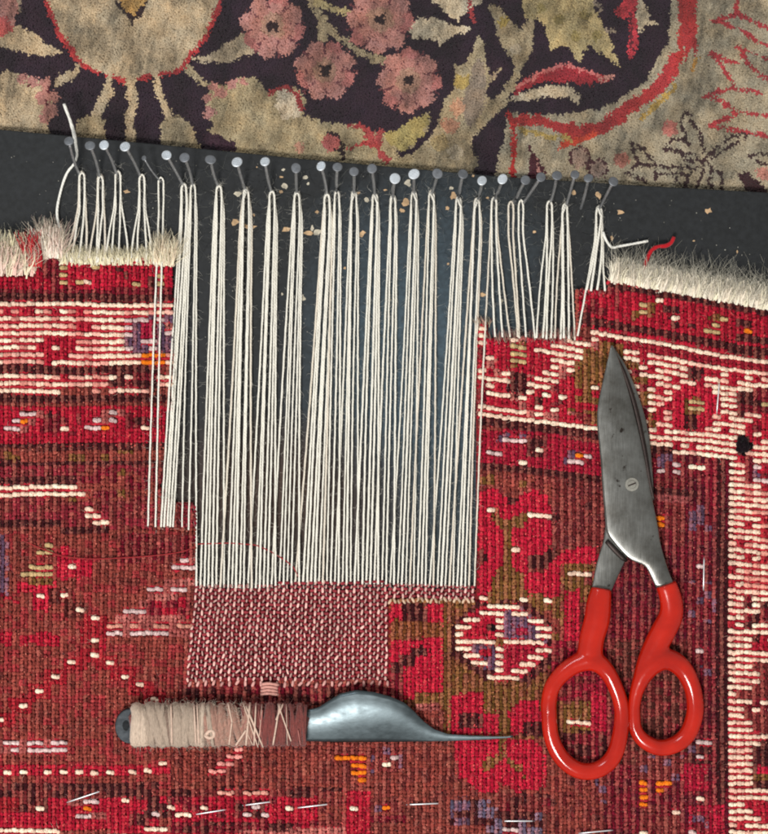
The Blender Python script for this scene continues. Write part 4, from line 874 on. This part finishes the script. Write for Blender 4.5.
def loop(fx, fy, a, b2, lvl, spread, r=1.06, dull=False):
    """one length of warp: up from (a), round the nail foot (fx,fy), down to (b2); a/b2 = (x, y, z)"""
    zc = -5.4 + lvl * 1.5
    ty = fy - 3 + lvl * .9 + random.uniform(-.6, .6); wt = 2.3 + .5 * random.random(); w = spread
    def leg(e, sg):
        ex, ey, ez = e; out = []; sag = random.uniform(-1.1, 1.1)
        for t in (0., .2, .4, .6, .82, 1.0):
            y0_ = ty + 34
            out.append((fx + sg * w + (ex - fx - sg * w) * t + sag * math.sin(PI * t), y0_ + (ey - y0_) * t, zc + (ez - zc) * t))
        return out[::-1]
    la = leg(a, -1); lb = leg(b2, 1)
    mid = [(fx - wt * .98, ty + 7, zc), (fx - wt * .9, ty + 3, zc), (fx - wt * .55, ty + .2, zc + .2), (fx, ty - 1.2, zc + .3), (fx + wt * .55, ty + .2, zc + .2), (fx + wt * .9, ty + 3, zc), (fx + wt * .98, ty + 7, zc)]
    path = la + mid + lb[::-1]
    tube_obj('warp_thread', path, r * random.uniform(.88, 1.1), m_cot2 if dull or (lvl == 0 and random.random() < .45) else m_cot, rug, sides=7, step=5, jit=.10, wob=.12, over=True)
def single(fx, fy, side, e, lvl, r=1.0):
    zc = -4.0 + lvl * 1.1; w = 2.4 * side
    ex, ey, ez = e; ty = fy - 3
    path = [(fx - w * .4, ty + 1, zc), (fx + w, ty + 9, zc)] + [(fx + w * (1 - t) + (ex - fx) * t, ty + 9 + (ey - ty - 9) * t, zc + (ez - zc) * t) for t in (.2, .4, .6, .8, 1)]
    tube_obj('warp_thread', path, r * 1.15, m_cot, rug, sides=7, step=6, jit=.10, wob=.12, over=True)
def fan(fx, fy, ends, r=1.06):
    """pair the ends outside-in over one nail"""
    e = list(ends); lvl = 0; k = len(e)
    while len(e) >= 2:
        loop(fx, fy, e.pop(0), e.pop(-1), lvl, 1.6 + 1.35 * (k / 2 - lvl - .5), r); lvl += 1
    if e: single(fx, fy, random.choice((-1, 1)), e[0], lvl, r)
def sy(x): return float(np.interp(x, [195, 255, 300, 475], [586, 589, 582, 587]))
long_x = [196.5 + i * WP for i in range(71)]
def zl(i): return .6 if i % 2 == 0 else -1.8
groups = [(7, [0], [(173, 527, .8), (182, 527, .8), (188.5, 530, .8)]), (8, range(1, 7), []), (9, range(7, 14), []), (10, range(14, 20), []), (11, range(20, 26), []), (12, range(26, 32), []), (13, range(32, 36), []), (14, range(36, 41), []), (15, range(41, 46), []), (16, range(46, 50), []), (17, range(50, 55), []), (18, range(55, 60), []), (19, range(60, 65), []), (20, range(65, 70), [])]
ge = [list(extra) + [(long_x[i], sy(long_x[i]), zl(i)) for i in rg] for ni, rg, extra in groups]
for k in range(1, len(ge) - 1):                      # neighbouring bunches cross over by a thread or two
    ge[k][-1], ge[k + 1][0] = ge[k + 1][0], ge[k][-1]
for (ni, rg, extra), ends in zip(groups, ge):
    hx, hy, fx, fy = nails[ni - 1][:4]
    fan(fx, fy, ends, random.uniform(.93, 1.08))
F5 = nails[4]; fan(F5[2], F5[3], [(148, 526, 1.2), (155.5, 527, 1.2)], .95)
F6 = nails[5]; fan(F6[2], F6[3], [(161, 527, .8), (164, 527, .4), (167.5, 526, .8), (170, 527, 0)])
F1 = nails[0]; fan(F1[2] + 2, F1[3], [(65.5, 258, 1), (71.5, 262, 1), (79, 258, 1), (86, 260, 1)])
F2 = nails[1]; fan(F2[2] + .5, F2[3], [(89, 258, 1), (96.5, 263, 1), (98, 262, 1), (104, 260, 1)])
F3 = nails[2]; fan(F3[2] + 1, F3[3] - 1, [(105.5, 258, 1), (112, 262, 1), (118, 260, 1), (129, 261, 1)])
F4 = nails[3]; fan(F4[2] + 1, F4[3], [(131, 258, 1), (137, 262, 1), (147, 262, 1), (154, 264, 1)])
F21 = nails[20]; fan(F21[2], F21[3], [(474.5, 586, 1.4), (495, 337, 1), (502.5, 337, 1), (510, 337, 1)])
F22 = nails[21]; fan(F22[2] - 2, F22[3], [(518, 337, 1), (519.5, 338, 1)])
F23 = nails[22]; fan(F23[2] - 2, F23[3], [(526, 337, 1), (535, 338, 1)])
F24 = nails[23]; fan(F24[2] - .5, F24[3], [(536.5, 338, 1), (543, 338, 1), (546.5, 339, .5), (551, 338, 1)])
F25 = nails[24]; fan(F25[2] - 1, F25[3], [(555, 338, 1), (560.5, 339, 1), (564, 338, .4), (569, 339, 1), (575, 340, 1)])
F27 = nails[26]; fan(F27[2], F27[3], [(577.5, 336, 1.4), (586.5, 290, 1), (591, 291, 1), (597, 290, 1), (605, 291, 1)])

tf = Soup(); vs_ = []
for o_ in list(rug.children):
    if o_.name.startswith('warp_thread'):
        me_ = o_.data
        for v_ in list(me_.vertices)[::3]: vs_.append((v_.co.x, v_.co.y, v_.co.z))
vs_ = np.array(vs_); vs_ = vs_[RNG.integers(0, len(vs_), 9000)]
kz = H / (H - vs_[:, 2]); rp3 = np.stack([vs_[:, 0] * kz / S + 384 + RNG.normal(0, .3, len(vs_)), 417 - vs_[:, 1] * kz / S + RNG.uniform(-6, 6, len(vs_)), vs_[:, 2] / S], 1)
nfz = len(rp3); a_ = RNG.normal(0, 1, nfz)
hairs(tf, rp3, np.stack([RNG.normal(0, 1, nfz), RNG.normal(0, 1.6, nfz), RNG.uniform(-.2, .6, nfz)], 1), RNG.uniform(2, 8, nfz), .12, np.tile(np.array(lin((232, 228, 216))), (nfz, 1)), seg=3, curl=1.2)
tag(tf.build('warp_fuzz', m_fr, rug), kind='stuff')

# loose lint round the nails, one tangle nobody could count
lint = Soup(); n = 900
lx = RNG.uniform(60, 610, n); ly = RNG.normal(205, 30, n); ly = np.clip(ly, 165 + (lx - 100) * .03, 330); kk_ = (lx > 178) | (ly < 225); lx, ly = lx[kk_], ly[kk_]; n = len(lx)
a = RNG.uniform(0, 6.28, n)
hairs(lint, np.stack([lx, ly, np.full(n, -6.9)], 1), np.stack([np.cos(a), np.sin(a), RNG.uniform(0, .35, n)], 1), RNG.uniform(6, 20, n), .10, np.tile(np.array(lin((150, 150, 142))), (n, 1)) * RNG.uniform(.5, 1.1, (n, 1)), seg=5, curl=1.6)
o = lint.build('lint', m_fr, None); tag(o, 'fine pale lint scattered over the black board below the nails', 'lint', kind='stuff')

# ------------------------------------------------------------------ loose thread ends
m_thr = fibre_mat('white_thread_cotton', (240, 238, 230), rough=.8, scale=1500, amount=.1, bump=.4); ply(m_thr, .002)
t = tube_obj('thread', [(64, 104, 10, 1.5), (67, 112, 10, 1.5), (70, 120, 12, 1.7), (74, 134, 14, 1.8), (76, 146, 10, 1.6), (77, 156, 4, 1.2), (74, 164, 2, 1.3), (67, 173, -2, 1.3), (61, 190, -4, 1.3), (57, 212, -3, 1.3), (60, 232, -.5, 1.3), (62.5, 246, 1, 1.4), (61.5, 258, 1, 1.4)], 1.4, m_thr, sides=8, step=3, jit=.12)
tag(t, 'loose white thread wound past the leftmost nail, its tip over the pile rug', 'thread')
t = tube_obj('thread', [(603, 232, 0), (606, 240, -1), (612, 247.5, -2), (618, 246.5, -2), (632, 244, -2), (648, 241, -2)], 1.3, m_thr, sides=8, step=3, jit=.12)
tag(t, 'short white thread end lying on the board right of the last warp bunch', 'thread')
m_redt = fibre_mat('red_yarn', (178, 26, 36), rough=.85, scale=1500, amount=.2, bump=.5)
t = tube_obj('yarn', [(645, 276, 1), (645, 266, 2.5), (648, 257, 3), (652, 250, 3), (658, 246.5, 2), (665, 246, 1), (671, 243, 0), (674, 237, -.5)], 1.9, m_redt, sides=8, step=2.5, jit=.22)
tag(t, 'short frizzy red yarn end curling out of the white cut pile', 'yarn')
# weft thread being passed through the warps
m_weft = fibre_mat('thin_weft_yarn', (150, 38, 42), rough=.9, scale=1500, amount=.3, bump=.5)
wp = [(24, 541, .8), (45, 550, 2.3), (62, 556, 2.2), (90, 559, 2.4), (120, 558, 2.2), (150, 556, 2.3), (175, 553, 2.2), (190, 549, 1.6)]
for i in range(1, 26):
    x = 196.5 + (i - .5) * WP; y = float(np.interp(x, [196, 230, 256, 270, 285, 297], [544, 543, 545, 551, 560, 570])); wp.append((x, y, -1.2))
wp.append((299, 578, -1))
t = tube_obj('weft_thread', wp, .62, m_weft, sides=6, step=3, jit=.25)
tag(t, 'thin red weft thread lying over the brown field and running in among the white warps', 'thread')
# pink yarn stub below the patch
m_pky = fibre_mat('pink_yarn', (206, 150, 138), rough=.9, scale=1500, amount=.25, bump=.5)
stub = empty('yarn_stub', P(270, 690, 0)); tag(stub, 'small pink stitched yarn stub between the patch edge and the knife handle', 'yarn')
for i in range(4): tube_obj('strand', [(262 + random.uniform(-1, 1), 684.5 + i * 3.3, .6), (267, 683.5 + i * 3.3, 3.2), (273, 684 + i * 3.3, 3.2), (278 + random.uniform(-1, 1), 685 + i * 3.2, .8)], 1.5, m_pky, stub, sides=7, step=2, jit=.15)

# ------------------------------------------------------------------ pins stitched into the rug
m_pin = metal_mat('pin_steel', (226, 228, 230), rough=.35, dirt=.1, scale=300, metallic=.55)
for x0, y0, x1, y1, lb in [(719, 386, 717, 410, 'upright steel pin stuck beside the crimson flower near the right edge'), (704, 561, 703.5, 587, 'upright steel pin in the dark red column right of the scissors'), (71, 801, 98, 792, 'slanted steel pin in the lower left red band, leftmost of the pins'), (198, 814, 223, 810, 'second pin from the left along the bottom, below the yarn wrapped handle'), (246, 805, 269, 802, 'pin in a grey white motif along the bottom, third from the left'), (300, 807.5, 326, 804.5, 'pin along the bottom below the knife shoulder, left of the orange knots'), (410, 804.5, 436, 803.5, 'nearly level pin on plain brown field below the knife tip'), (505, 821, 531, 821, 'level pin on the blue grey motif below the lower crimson flower'), (582, 833, 609, 830.5, 'pin cut by the bottom edge below the left scissor ring')]:
    dx = (x1 - x0) / 8; dy = (y1 - y0) / 8
    p = tube_obj('pin', [(x0 - dx * 1.3, y0 - dy * 1.3, -1.6), (x0, y0, 1.6), ((x0 + x1) / 2, (y0 + y1) / 2, 3.2), (x1, y1, 1.6), (x1 + dx * 1.3, y1 + dy * 1.3, -1.6)], .75, m_pin, sides=8, step=3, jit=0)
    tag(p, lb, 'pin', 'pins stitched through the rug')

# ------------------------------------------------------------------ scissors
sc = empty('scissors', P(632, 484, 0)); tag(sc, 'large steel tailoring scissors with orange red dipped handles lying on the right', 'scissors')
m_steel, nt, b = nodes_mat('blade_steel')
tc = nt.nodes.new('ShaderNodeTexCoord')
n1 = nt.nodes.new('ShaderNodeTexNoise'); n1.inputs['Scale'].default_value = 55; n1.inputs['Detail'].default_value = 7; n1.inputs['Roughness'].default_value = .7
nt.links.new(tc.outputs['Object'], n1.inputs[0])
mp = nt.nodes.new('ShaderNodeMapping'); mp.inputs['Rotation'].default_value = (0, 0, -.25); mp.inputs['Scale'].default_value = (1, .05, 1); nt.links.new(tc.outputs['Object'], mp.inputs[0])
n2 = nt.nodes.new('ShaderNodeTexNoise'); n2.inputs['Scale'].default_value = 2600; n2.inputs['Detail'].default_value = 4; nt.links.new(mp.outputs[0], n2.inputs[0])
n3 = nt.nodes.new('ShaderNodeTexNoise'); n3.inputs['Scale'].default_value = 210; n3.inputs['Detail'].default_value = 3; nt.links.new(tc.outputs['Object'], n3.inputs[0])
cr = nt.nodes.new('ShaderNodeValToRGB'); cr.color_ramp.elements[0].position = .3; cr.color_ramp.elements[0].color = (*lin((90, 88, 83)), 1); cr.color_ramp.elements[1].position = .7; cr.color_ramp.elements[1].color = (*lin((142, 143, 140)), 1); nt.links.new(n1.outputs['Fac'], cr.inputs[0])
spot = nt.nodes.new('ShaderNodeMapRange'); spot.inputs['From Min'].default_value = .67; spot.inputs['From Max'].default_value = .73; nt.links.new(n3.outputs['Fac'], spot.inputs['Value'])
mx = nt.nodes.new('ShaderNodeMix'); mx.data_type = 'RGBA'; nt.links.new(spot.outputs[0], mx.inputs['Factor']); nt.links.new(cr.outputs[0], mx.inputs['A']); mx.inputs['B'].default_value = (*lin((58, 52, 48)), 1)
nt.links.new(mx.outputs['Result'], b.inputs['Base Color']); b.inputs['Metallic'].default_value = .92
ma = nt.nodes.new('ShaderNodeMath'); ma.operation = 'MULTIPLY_ADD'; ma.inputs[1].default_value = .28; ma.inputs[2].default_value = .18; nt.links.new(n2.outputs['Fac'], ma.inputs[0]); nt.links.new(ma.outputs[0], b.inputs['Roughness'])
bp = nt.nodes.new('ShaderNodeBump'); bp.inputs['Strength'].default_value = .10; bp.inputs['Distance'].default_value = .0002; nt.links.new(n2.outputs['Fac'], bp.inputs['Height']); nt.links.new(bp.outputs[0], b.inputs['Normal'])

def plate(name, left, right, z_of, thick, mat, parent, crown=1.0, nx=9, step=4):
    """a blade between two edge lines (px), crowned across its width, solid below"""
    L = catmull(left, 3); R2 = catmull(right, 3); n = 60
    def res(q):
        q = np.array(q); d = np.r_[0, np.cumsum(np.hypot(*np.diff(q[:, :2], axis=0).T))]; t = np.linspace(0, d[-1], n)
        return np.stack([np.interp(t, d, q[:, 0]), np.interp(t, d, q[:, 1])], 1)
    A, B = res(L), res(R2); bm = bmesh.new(); top = []; bot = []
    prof = [0, .05, .12, .3, .5, .7, .88, .95, 1]; hh = [-.55, -.05, .35, .8, 1, .8, .35, -.05, -.55]
    for i in range(n):
        rt = []; rb = []; w = np.linalg.norm(B[i] - A[i]); sc_ = min(1, w / 16)
        for u, h in zip(prof, hh):
            p = A[i] * (1 - u) + B[i] * u; zz = z_of(i / (n - 1))
            rt.append(bm.verts.new(P(p[0], p[1], (zz + crown * h * sc_) * S))); rb.append(bm.verts.new(P(p[0], p[1], (zz - thick) * S)))
        top.append(rt); bot.append(rb)
    m_ = len(prof)
    for i in range(n - 1):
        for k in range(m_ - 1):
            bm.faces.new((top[i][k], top[i][k + 1], top[i + 1][k + 1], top[i + 1][k])); bm.faces.new((bot[i][k], bot[i + 1][k], bot[i + 1][k + 1], bot[i][k + 1]))
        bm.faces.new((top[i][0], top[i + 1][0], bot[i + 1][0], bot[i][0])); bm.faces.new((top[i][-1], bot[i][-1], bot[i + 1][-1], top[i + 1][-1]))
    for e in (0, n - 1): 
        for k in range(m_ - 1): bm.faces.new((top[e][k], bot[e][k], bot[e][k + 1], top[e][k + 1]))
    bmesh.ops.recalc_face_normals(bm, faces=bm.faces)
    me = bpy.data.meshes.new(name); bm.to_mesh(me); bm.free()
    o = link_mesh(name, me, mat, parent)
    md = me; 
    for e in md.edges: pass
    return o
# under blade: right-hand sliver plus the shank running to the left ring
m_dark = metal_mat('blade_hollow', (66, 58, 56), rough=.5, dirt=.4)
ub = plate('lower_blade', [(612, 347), (607, 372), (610, 410), (614, 450), (612, 490), (606, 520), (603.5, 540), (597, 562), (591, 592)], [(613, 346), (626, 366), (640, 400), (648, 430), (652, 465), (653, 500), (646, 530), (628, 556), (611, 592)], lambda t: 6.5 + 1.0 * t, 3.2, m_steel, sc, crown=.8)
tb = plate('upper_blade', [(611, 345.5), (602, 384), (597, 415), (600, 455), (603, 495), (606, 529), (610, 538), (621, 551), (631, 560), (643, 565), (648, 571), (656, 588)], [(613, 345.5), (621, 366), (632, 404), (642, 446), (650, 488), (655, 512), (658, 528), (660, 541), (663, 553), (667, 566), (671, 577), (676, 588)], lambda t: 12.0 - .5 * t, 3.4, m_steel, sc, crown=1.15)
tube_obj('hollow_edge', [(614.5, 352, 10.4, .6), (624, 372, 10.2, 1.8), (634.5, 404, 10, 2.3), (644, 446, 10, 2.2), (650.5, 484, 10, 1.6), (654, 500, 10, .8)], 2, m_dark, sc, flat=.45, step=4, jit=0, sides=8)
tube_obj('shank_strip', [(606.5, 541, 9.6, 2.2), (614, 549, 9.6, 2.8), (623, 558, 9.6, 2.6), (627, 561, 9.4, 1.6)], 2.6, m_dark, sc, flat=.6, step=3, jit=0, sides=8)  # dark strip laid along the step at the shank
# pivot screw
bm = bmesh.new(); zc = 13.2
for (ra, rb, za, zb_) in ((7.2, 6.8, 12.4, 13.3), (4.4, 4.0, 13.0, 14.1)):
    lo = [bm.verts.new(P(632 + ra * math.cos(a), 484.5 + ra * math.sin(a), za * S)) for a in np.linspace(0, 2 * PI, 25)[:-1]]
    hi = [bm.verts.new(P(632 + rb * math.cos(a), 484.5 + rb * math.sin(a), zb_ * S)) for a in np.linspace(0, 2 * PI, 25)[:-1]]
    for k in range(24): bm.faces.new((lo[k], lo[(k + 1) % 24], hi[(k + 1) % 24], hi[k]))
    bm.faces.new(hi)
bmesh.ops.recalc_face_normals(bm, faces=bm.faces)
me = bpy.data.meshes.new('pivot_screw'); bm.to_mesh(me); bm.free(); screw = link_mesh('pivot_screw', me, metal_mat('screw_steel', (150, 148, 140), rough=.42, scale=400), sc, smooth=False)
prism('screw_slot', [(628.4, 486.6), (628.0, 485.2), (635.4, 482.2), (636, 483.6)], 14.0, 14.25, m_dark, screw)
# dipped handles: ring + neck merged into one skin
m_red, nt, b = nodes_mat('handle_vinyl'); b.inputs['Base Color'].default_value = (*lin((208, 44, 22)), 1); b.inputs['Specular IOR Level'].default_value = .45; b.inputs['Coat Weight'].default_value = .1; b.inputs['Coat Roughness'].default_value = .1; b.inputs['Subsurface Weight'].default_value = .0
tc = nt.nodes.new('ShaderNodeTexCoord'); nn_ = nt.nodes.new('ShaderNodeTexNoise'); nn_.inputs['Scale'].default_value = 90; nn_.inputs['Detail'].default_value = 5; nt.links.new(tc.outputs['Object'], nn_.inputs[0])
cr = nt.nodes.new('ShaderNodeValToRGB'); cr.color_ramp.elements[0].position = .3; cr.color_ramp.elements[0].color = (*lin((160, 22, 8)), 1); cr.color_ramp.elements[1].position = .7; cr.color_ramp.elements[1].color = (*lin((186, 30, 10)), 1); nt.links.new(nn_.outputs['Fac'], cr.inputs[0]); nt.links.new(cr.outputs[0], b.inputs['Base Color'])
ma = nt.nodes.new('ShaderNodeMath'); ma.operation = 'MULTIPLY_ADD'; ma.inputs[1].default_value = .22; ma.inputs[2].default_value = .04; nt.links.new(nn_.outputs['Fac'], ma.inputs[0]); nt.links.new(ma.outputs[0], b.inputs['Roughness'])
bp = nt.nodes.new('ShaderNodeBump'); bp.inputs['Strength'].default_value = .22; bp.inputs['Distance'].default_value = .0006; nt.links.new(nn_.outputs['Fac'], bp.inputs['Height']); nt.links.new(bp.outputs[0], b.inputs['Normal'])
def grip(ring, neck, zr):
    q = catmull(ring + [ring[0]], 4)[:-1]
    V, F = tube_data([P(p[0], p[1], (zr) * S) for p in q], [p[2] * S for p in q], 16, closed=True, flat=.85)
    q2 = catmull(neck, 3); off = len(V)
    V2, F2 = tube_data([P(p[0], p[1], p[3] * S) for p in q2], [p[2] * S for p in q2], 16, flat=.72)
    V += V2; F += [tuple(i + off for i in f) for f in F2]
    me = bpy.data.meshes.new('tmp'); me.from_pydata([tuple(v) for v in V], [], F); me.update()
    o = bpy.data.objects.new('tmp', me); C.objects.link(o)
    r = o.modifiers.new('r', 'REMESH'); r.mode = 'VOXEL'; r.voxel_size = .00055; r.use_smooth_shade = True
    s_ = o.modifiers.new('s', 'SMOOTH'); s_.factor = .6; s_.iterations = 14
    dg = bpy.context.evaluated_depsgraph_get(); out = bpy.data.meshes.new_from_object(o.evaluated_get(dg)); out.name = 'handle'; out.materials.clear()
    C.objects.unlink(o); bpy.data.objects.remove(o)
    return link_mesh('handle', out, m_red, sc)
grip([(548.5, 705, 8.2), (551, 735, 8), (561, 757, 8.4), (578, 770, 8.6), (597, 770, 8.6), (613, 757, 8.6), (620.5, 732, 8.2), (621.5, 708, 7.8), (615, 686, 7.8), (604, 668, 9), (590, 660, 11), (574, 665, 9.5), (559, 677, 8.6), (551, 690, 8.2)],
     [(601.5, 588, 10.2, 7.5), (599, 603, 12.6, 8), (597, 620, 13.2, 8), (592, 638, 12.8, 8), (590, 654, 13, 8)], 8.5)
grip([(634, 706, 6.4), (635, 727, 6.8), (643, 740, 7.6), (658, 747.5, 8.2), (674, 745, 8.6), (687.5, 734, 8.8), (695, 712, 8.8), (692.5, 688, 8.8), (682, 668, 10), (667, 659, 11), (654, 663, 11), (644, 674, 9.5), (637, 690, 7.2)],
     [(666, 584, 10.6, 11), (671, 600, 11.4, 10.5), (671, 615, 12.2, 9.5), (664, 630, 12.8, 9), (656, 645, 12.4, 8.6), (648, 660, 10.6, 8.5), (640, 678, 7.6, 8.5)], 8.5)

# ------------------------------------------------------------------ rug knife with bound handle
kn = empty('knife', P(300, 725, 0)); tag(kn, 'hand made steel rug knife with yarn bound handle and long thin pointed tip', 'knife')
m_kn = metal_mat('knife_steel', (92, 102, 106), rough=.36, dirt=.30, scale=45)
topc = [(298, 712), (306, 710), (318, 707.5), (328, 701), (340, 693.5), (356, 690), (374, 692), (392, 697), (405, 703), (414, 711), (424, 721.5), (434, 729), (448, 734), (470, 735.6), (495, 736.3), (508, 736.4), (513, 735)]
botc = [(298, 741), (340, 742.3), (400, 742), (440, 741.5), (460, 740.8), (480, 740), (500, 738.7), (513, 737.6)]
tx = np.array(topc); bx2 = np.array(botc); bm = bmesh.new(); rows = []; rowsb = []
xs = np.r_[np.linspace(298, 450, 60), np.linspace(453, 513, 22)]
for x in xs:
    yt = np.interp(x, tx[:, 0], tx[:, 1]); yb = np.interp(x, bx2[:, 0], bx2[:, 1]); r1 = []; r2 = []
    for u in np.linspace(0, 1, 13):
        y = yb + (yt - yb) * u; w = (yb - yt) / 52
        # the spine is bent over: flat strip along the bottom, then a scoop that rises to the far edge
        z = 4.0 + 9.0 * w * math.sin(min(1, u * 1.15) * PI * .62) + 5.0 * w * math.exp(-((x - 392) / 42) ** 2) * (u - .45) - 6 * w * max(0, u - .8) ** 1.3
        z += 1.2 * math.sin((x - 300) / 42) * w
        r1.append(bm.verts.new(P(x, y, z * S))); r2.append(bm.verts.new(P(x, y, (z - max(.7, 2.2 * min(1, (yb - yt) / 20)) ) * S)))
    rows.append(r1); rowsb.append(r2)
for i in range(len(xs) - 1):
    for k in range(12):
        bm.faces.new((rows[i][k], rows[i][k + 1], rows[i + 1][k + 1], rows[i + 1][k])); bm.faces.new((rowsb[i][k], rowsb[i + 1][k], rowsb[i + 1][k + 1], rowsb[i][k + 1]))
    bm.faces.new((rows[i][0], rows[i + 1][0], rowsb[i + 1][0], rowsb[i][0])); bm.faces.new((rows[i][12], rowsb[i][12], rowsb[i + 1][12], rows[i + 1][12]))
for e in (0, -1):
    for k in range(12): bm.faces.new((rows[e][k], rowsb[e][k], rowsb[e][k + 1], rows[e][k + 1]))
bmesh.ops.recalc_face_normals(bm, faces=bm.faces)
me = bpy.data.meshes.new('blade'); bm.to_mesh(me); bm.free(); link_mesh('blade', me, m_kn, kn)
# tang end
ring_ = [(131 + 16.5 * math.cos(a) * .92, 725 + 17.5 * math.sin(a)) for a in np.linspace(0, 2 * PI, 29)[:-1]]
m_tang = metal_mat('tang_steel', (70, 74, 78), rough=.6, dirt=.4)
prism('tang', [(x, y) for x, y in ring_] , 4.5, 11.5, m_tang, kn, bevel=1.6, segs=3)
prism('tang_hole', [(126 + 3.6 * math.cos(a), 725.5 + 5.2 * math.sin(a)) for a in np.linspace(0, 2 * PI, 15)[:-1]], 11.4, 11.75, metal_mat('tang_dark', (40, 42, 44), rough=.6), kn)
# bound yarn: helical windings over an oval grip
def winding(name, xa, xb, turns, r0, ry, rz, mat, seed, jr=.25, yc=725, zc=12.0, tilt=3.0):
    random.seed(seed); V = []; F = []; pts = []; rad = []
    N = 28; jx_ = [random.uniform(-1.5, 1.5) for _ in range(int(turns) + 3)]; jr_ = [random.uniform(1 - jr, 1 + jr) for _ in range(int(turns) + 3)]; jt = [random.uniform(-1, 1) * tilt for _ in range(int(turns) + 3)]; jy = [random.uniform(-.9, 1.1) for _ in range(int(turns) + 3)]
    for i in range(int(turns * N)):
        t = i / N; k = int(t); f = t - k; a = 2 * PI * f
        L2 = lambda arr: arr[k] * (1 - f) + arr[k + 1] * f
        x = xa + (xb - xa) * t / turns + L2(jx_) + math.cos(a) * L2(jt)
        yy = yc - (ry + L2(jy)) * math.cos(a); zz = zc + (rz + L2(jy) * .8) * math.sin(a)
        pts.append(P(x, yy, max(.8, zz) * S)); rad.append(r0 * L2(jr_) * S)
    V, F = tube_data(pts, rad, 8)
    me = bpy.data.meshes.new(name); me.from_pydata([tuple(v) for v in V], [], F); me.update()
    return link_mesh(name, me, mat, kn)
m_gw = fibre_mat('grey_beige_yarn', (164, 146, 130), rough=.95, scale=700, amount=.32, bump=1.0, stretch=(3, .6, 1), sheen=.2, detail=5)
m_gw2 = fibre_mat('tan_yarn', (158, 120, 106), rough=.95, scale=700, amount=.35, bump=1.0, stretch=(3, .6, 1), sheen=.2, detail=5)
m_bw = fibre_mat('dark_red_brown_yarn', (118, 62, 58), rough=.9, scale=900, amount=.35, bump=.9, stretch=(3, .5, 1), sheen=.2, detail=5)
m_lw = fibre_mat('pale_binding_thread', (206, 178, 160), rough=.8, scale=1200, amount=.15, bump=.4)
winding('grip_core', 134, 304, 26, 5.2, 9, 3.0, m_bw, 3, jr=.02, tilt=0)
m_gw0 = fibre_mat('pale_yarn', (192, 172, 154), rough=.95, scale=700, amount=.28, bump=1.0, stretch=(3, .6, 1), sheen=.2, detail=5)
m_gw3 = fibre_mat('dull_brown_yarn', (126, 106, 94), rough=.95, scale=700, amount=.35, bump=1.0, stretch=(3, .6, 1), sheen=.2, detail=5)
winding('dull_binding', 142, 216, 12, 4.6, 15.8, 8.4, m_gw3, 21, jr=.3, tilt=4)
winding('pale_binding', 134, 146, 2.6, 6.0, 16.2, 8.6, m_gw0, 22, jr=.2, tilt=3); winding('pale_binding', 186, 206, 3.0, 3.2, 19.4, 10.6, m_gw0, 23, jr=.3, tilt=7)
g1 = winding('grey_binding', 146, 214, 9, 5.2, 16.6, 9.0, m_gw, 11, jr=.35, tilt=6); g2 = winding('tan_binding', 205, 254, 12, 3.4, 18.0, 9.6, m_gw2, 12, jr=.45, tilt=6); g3 = winding('dark_red_binding', 246, 306, 26, 2.0, 19.6, 10.2, m_bw, 13, jr=.4, tilt=4.5)
m_thin = fibre_mat('rosy_thread', (166, 104, 96), rough=.85, scale=1200, amount=.2, bump=.4)
def strand(p0, p1, r=.9, mat=None, lift=1.5):
    pts = []
    for u in np.linspace(0, 1, 11):
        x = p0[0] + (p1[0] - p0[0]) * u; y = p0[1] + (p1[1] - p0[1]) * u; q = max(-1, min(1, (y - 725) / 23.5))
        pts.append((x, y, 12 + 12.2 * math.sqrt(max(0, 1 - q * q)) + lift))
    tube_obj('binding_thread', pts, r, mat or m_lw, kn, sides=6, step=3, jit=.15)
for a in [((194, 705), (196, 744)), ((197, 704), (199, 745)), ((228, 703), (232, 722)), ((232, 722), (229, 745)), ((243, 703), (258, 747)), ((250, 703), (246, 745)), ((256, 703), (254, 745)), ((246, 706), (263, 747)), ((273, 745), (280, 704)), ((278, 704), (291, 741)), ((283, 704), (276, 720)), ((171, 704), (172, 745)), ((236, 745), (246, 730))]: strand(a[0], a[1], random.uniform(.7, 1.1))
for a in [((150, 704), (153, 746)), ((163, 704), (160, 746)), ((184, 704), (187, 746)), ((208, 704), (213, 746))]: strand(a[0], a[1], 1.9, m_gw, 0.6)
for i in range(9):
    x0 = random.uniform(238, 300); strand((x0, random.choice((704, 710, 730))), (x0 + random.uniform(-9, 9), random.choice((745, 738, 720))), random.uniform(.35, .6), m_thin if i % 3 else m_lw, 1.0)
# little knot
tube_obj('binding_knot', [(205, 736, 23), (209, 731, 25), (213, 731, 25), (214, 736, 24), (209, 738, 24), (205, 735, 24)], 1.7, m_lw, kn, sides=7, step=2, jit=.1)
hz = Soup(); n = 1300
a = RNG.uniform(-1.3, 1.3, n); hx_ = RNG.uniform(134, 304, n)
root_ = np.stack([hx_, 725 + 22.5 * np.sin(a), 12 + 11.5 * np.cos(a)], 1); cc = np.where((hx_ < 245)[:, None], np.array(lin((214, 200, 180))), np.array(lin((150, 90, 84))))
hairs(hz, root_, np.stack([RNG.normal(0, 1, n), np.sin(a) * .8 + RNG.normal(0, .8, n), np.cos(a) * .5 + RNG.uniform(0, .5, n)], 1), RNG.uniform(3, 8, n), .15, cc, seg=4, curl=1.0)
tag(hz.build('handle_fuzz', m_fr, kn), kind='stuff')
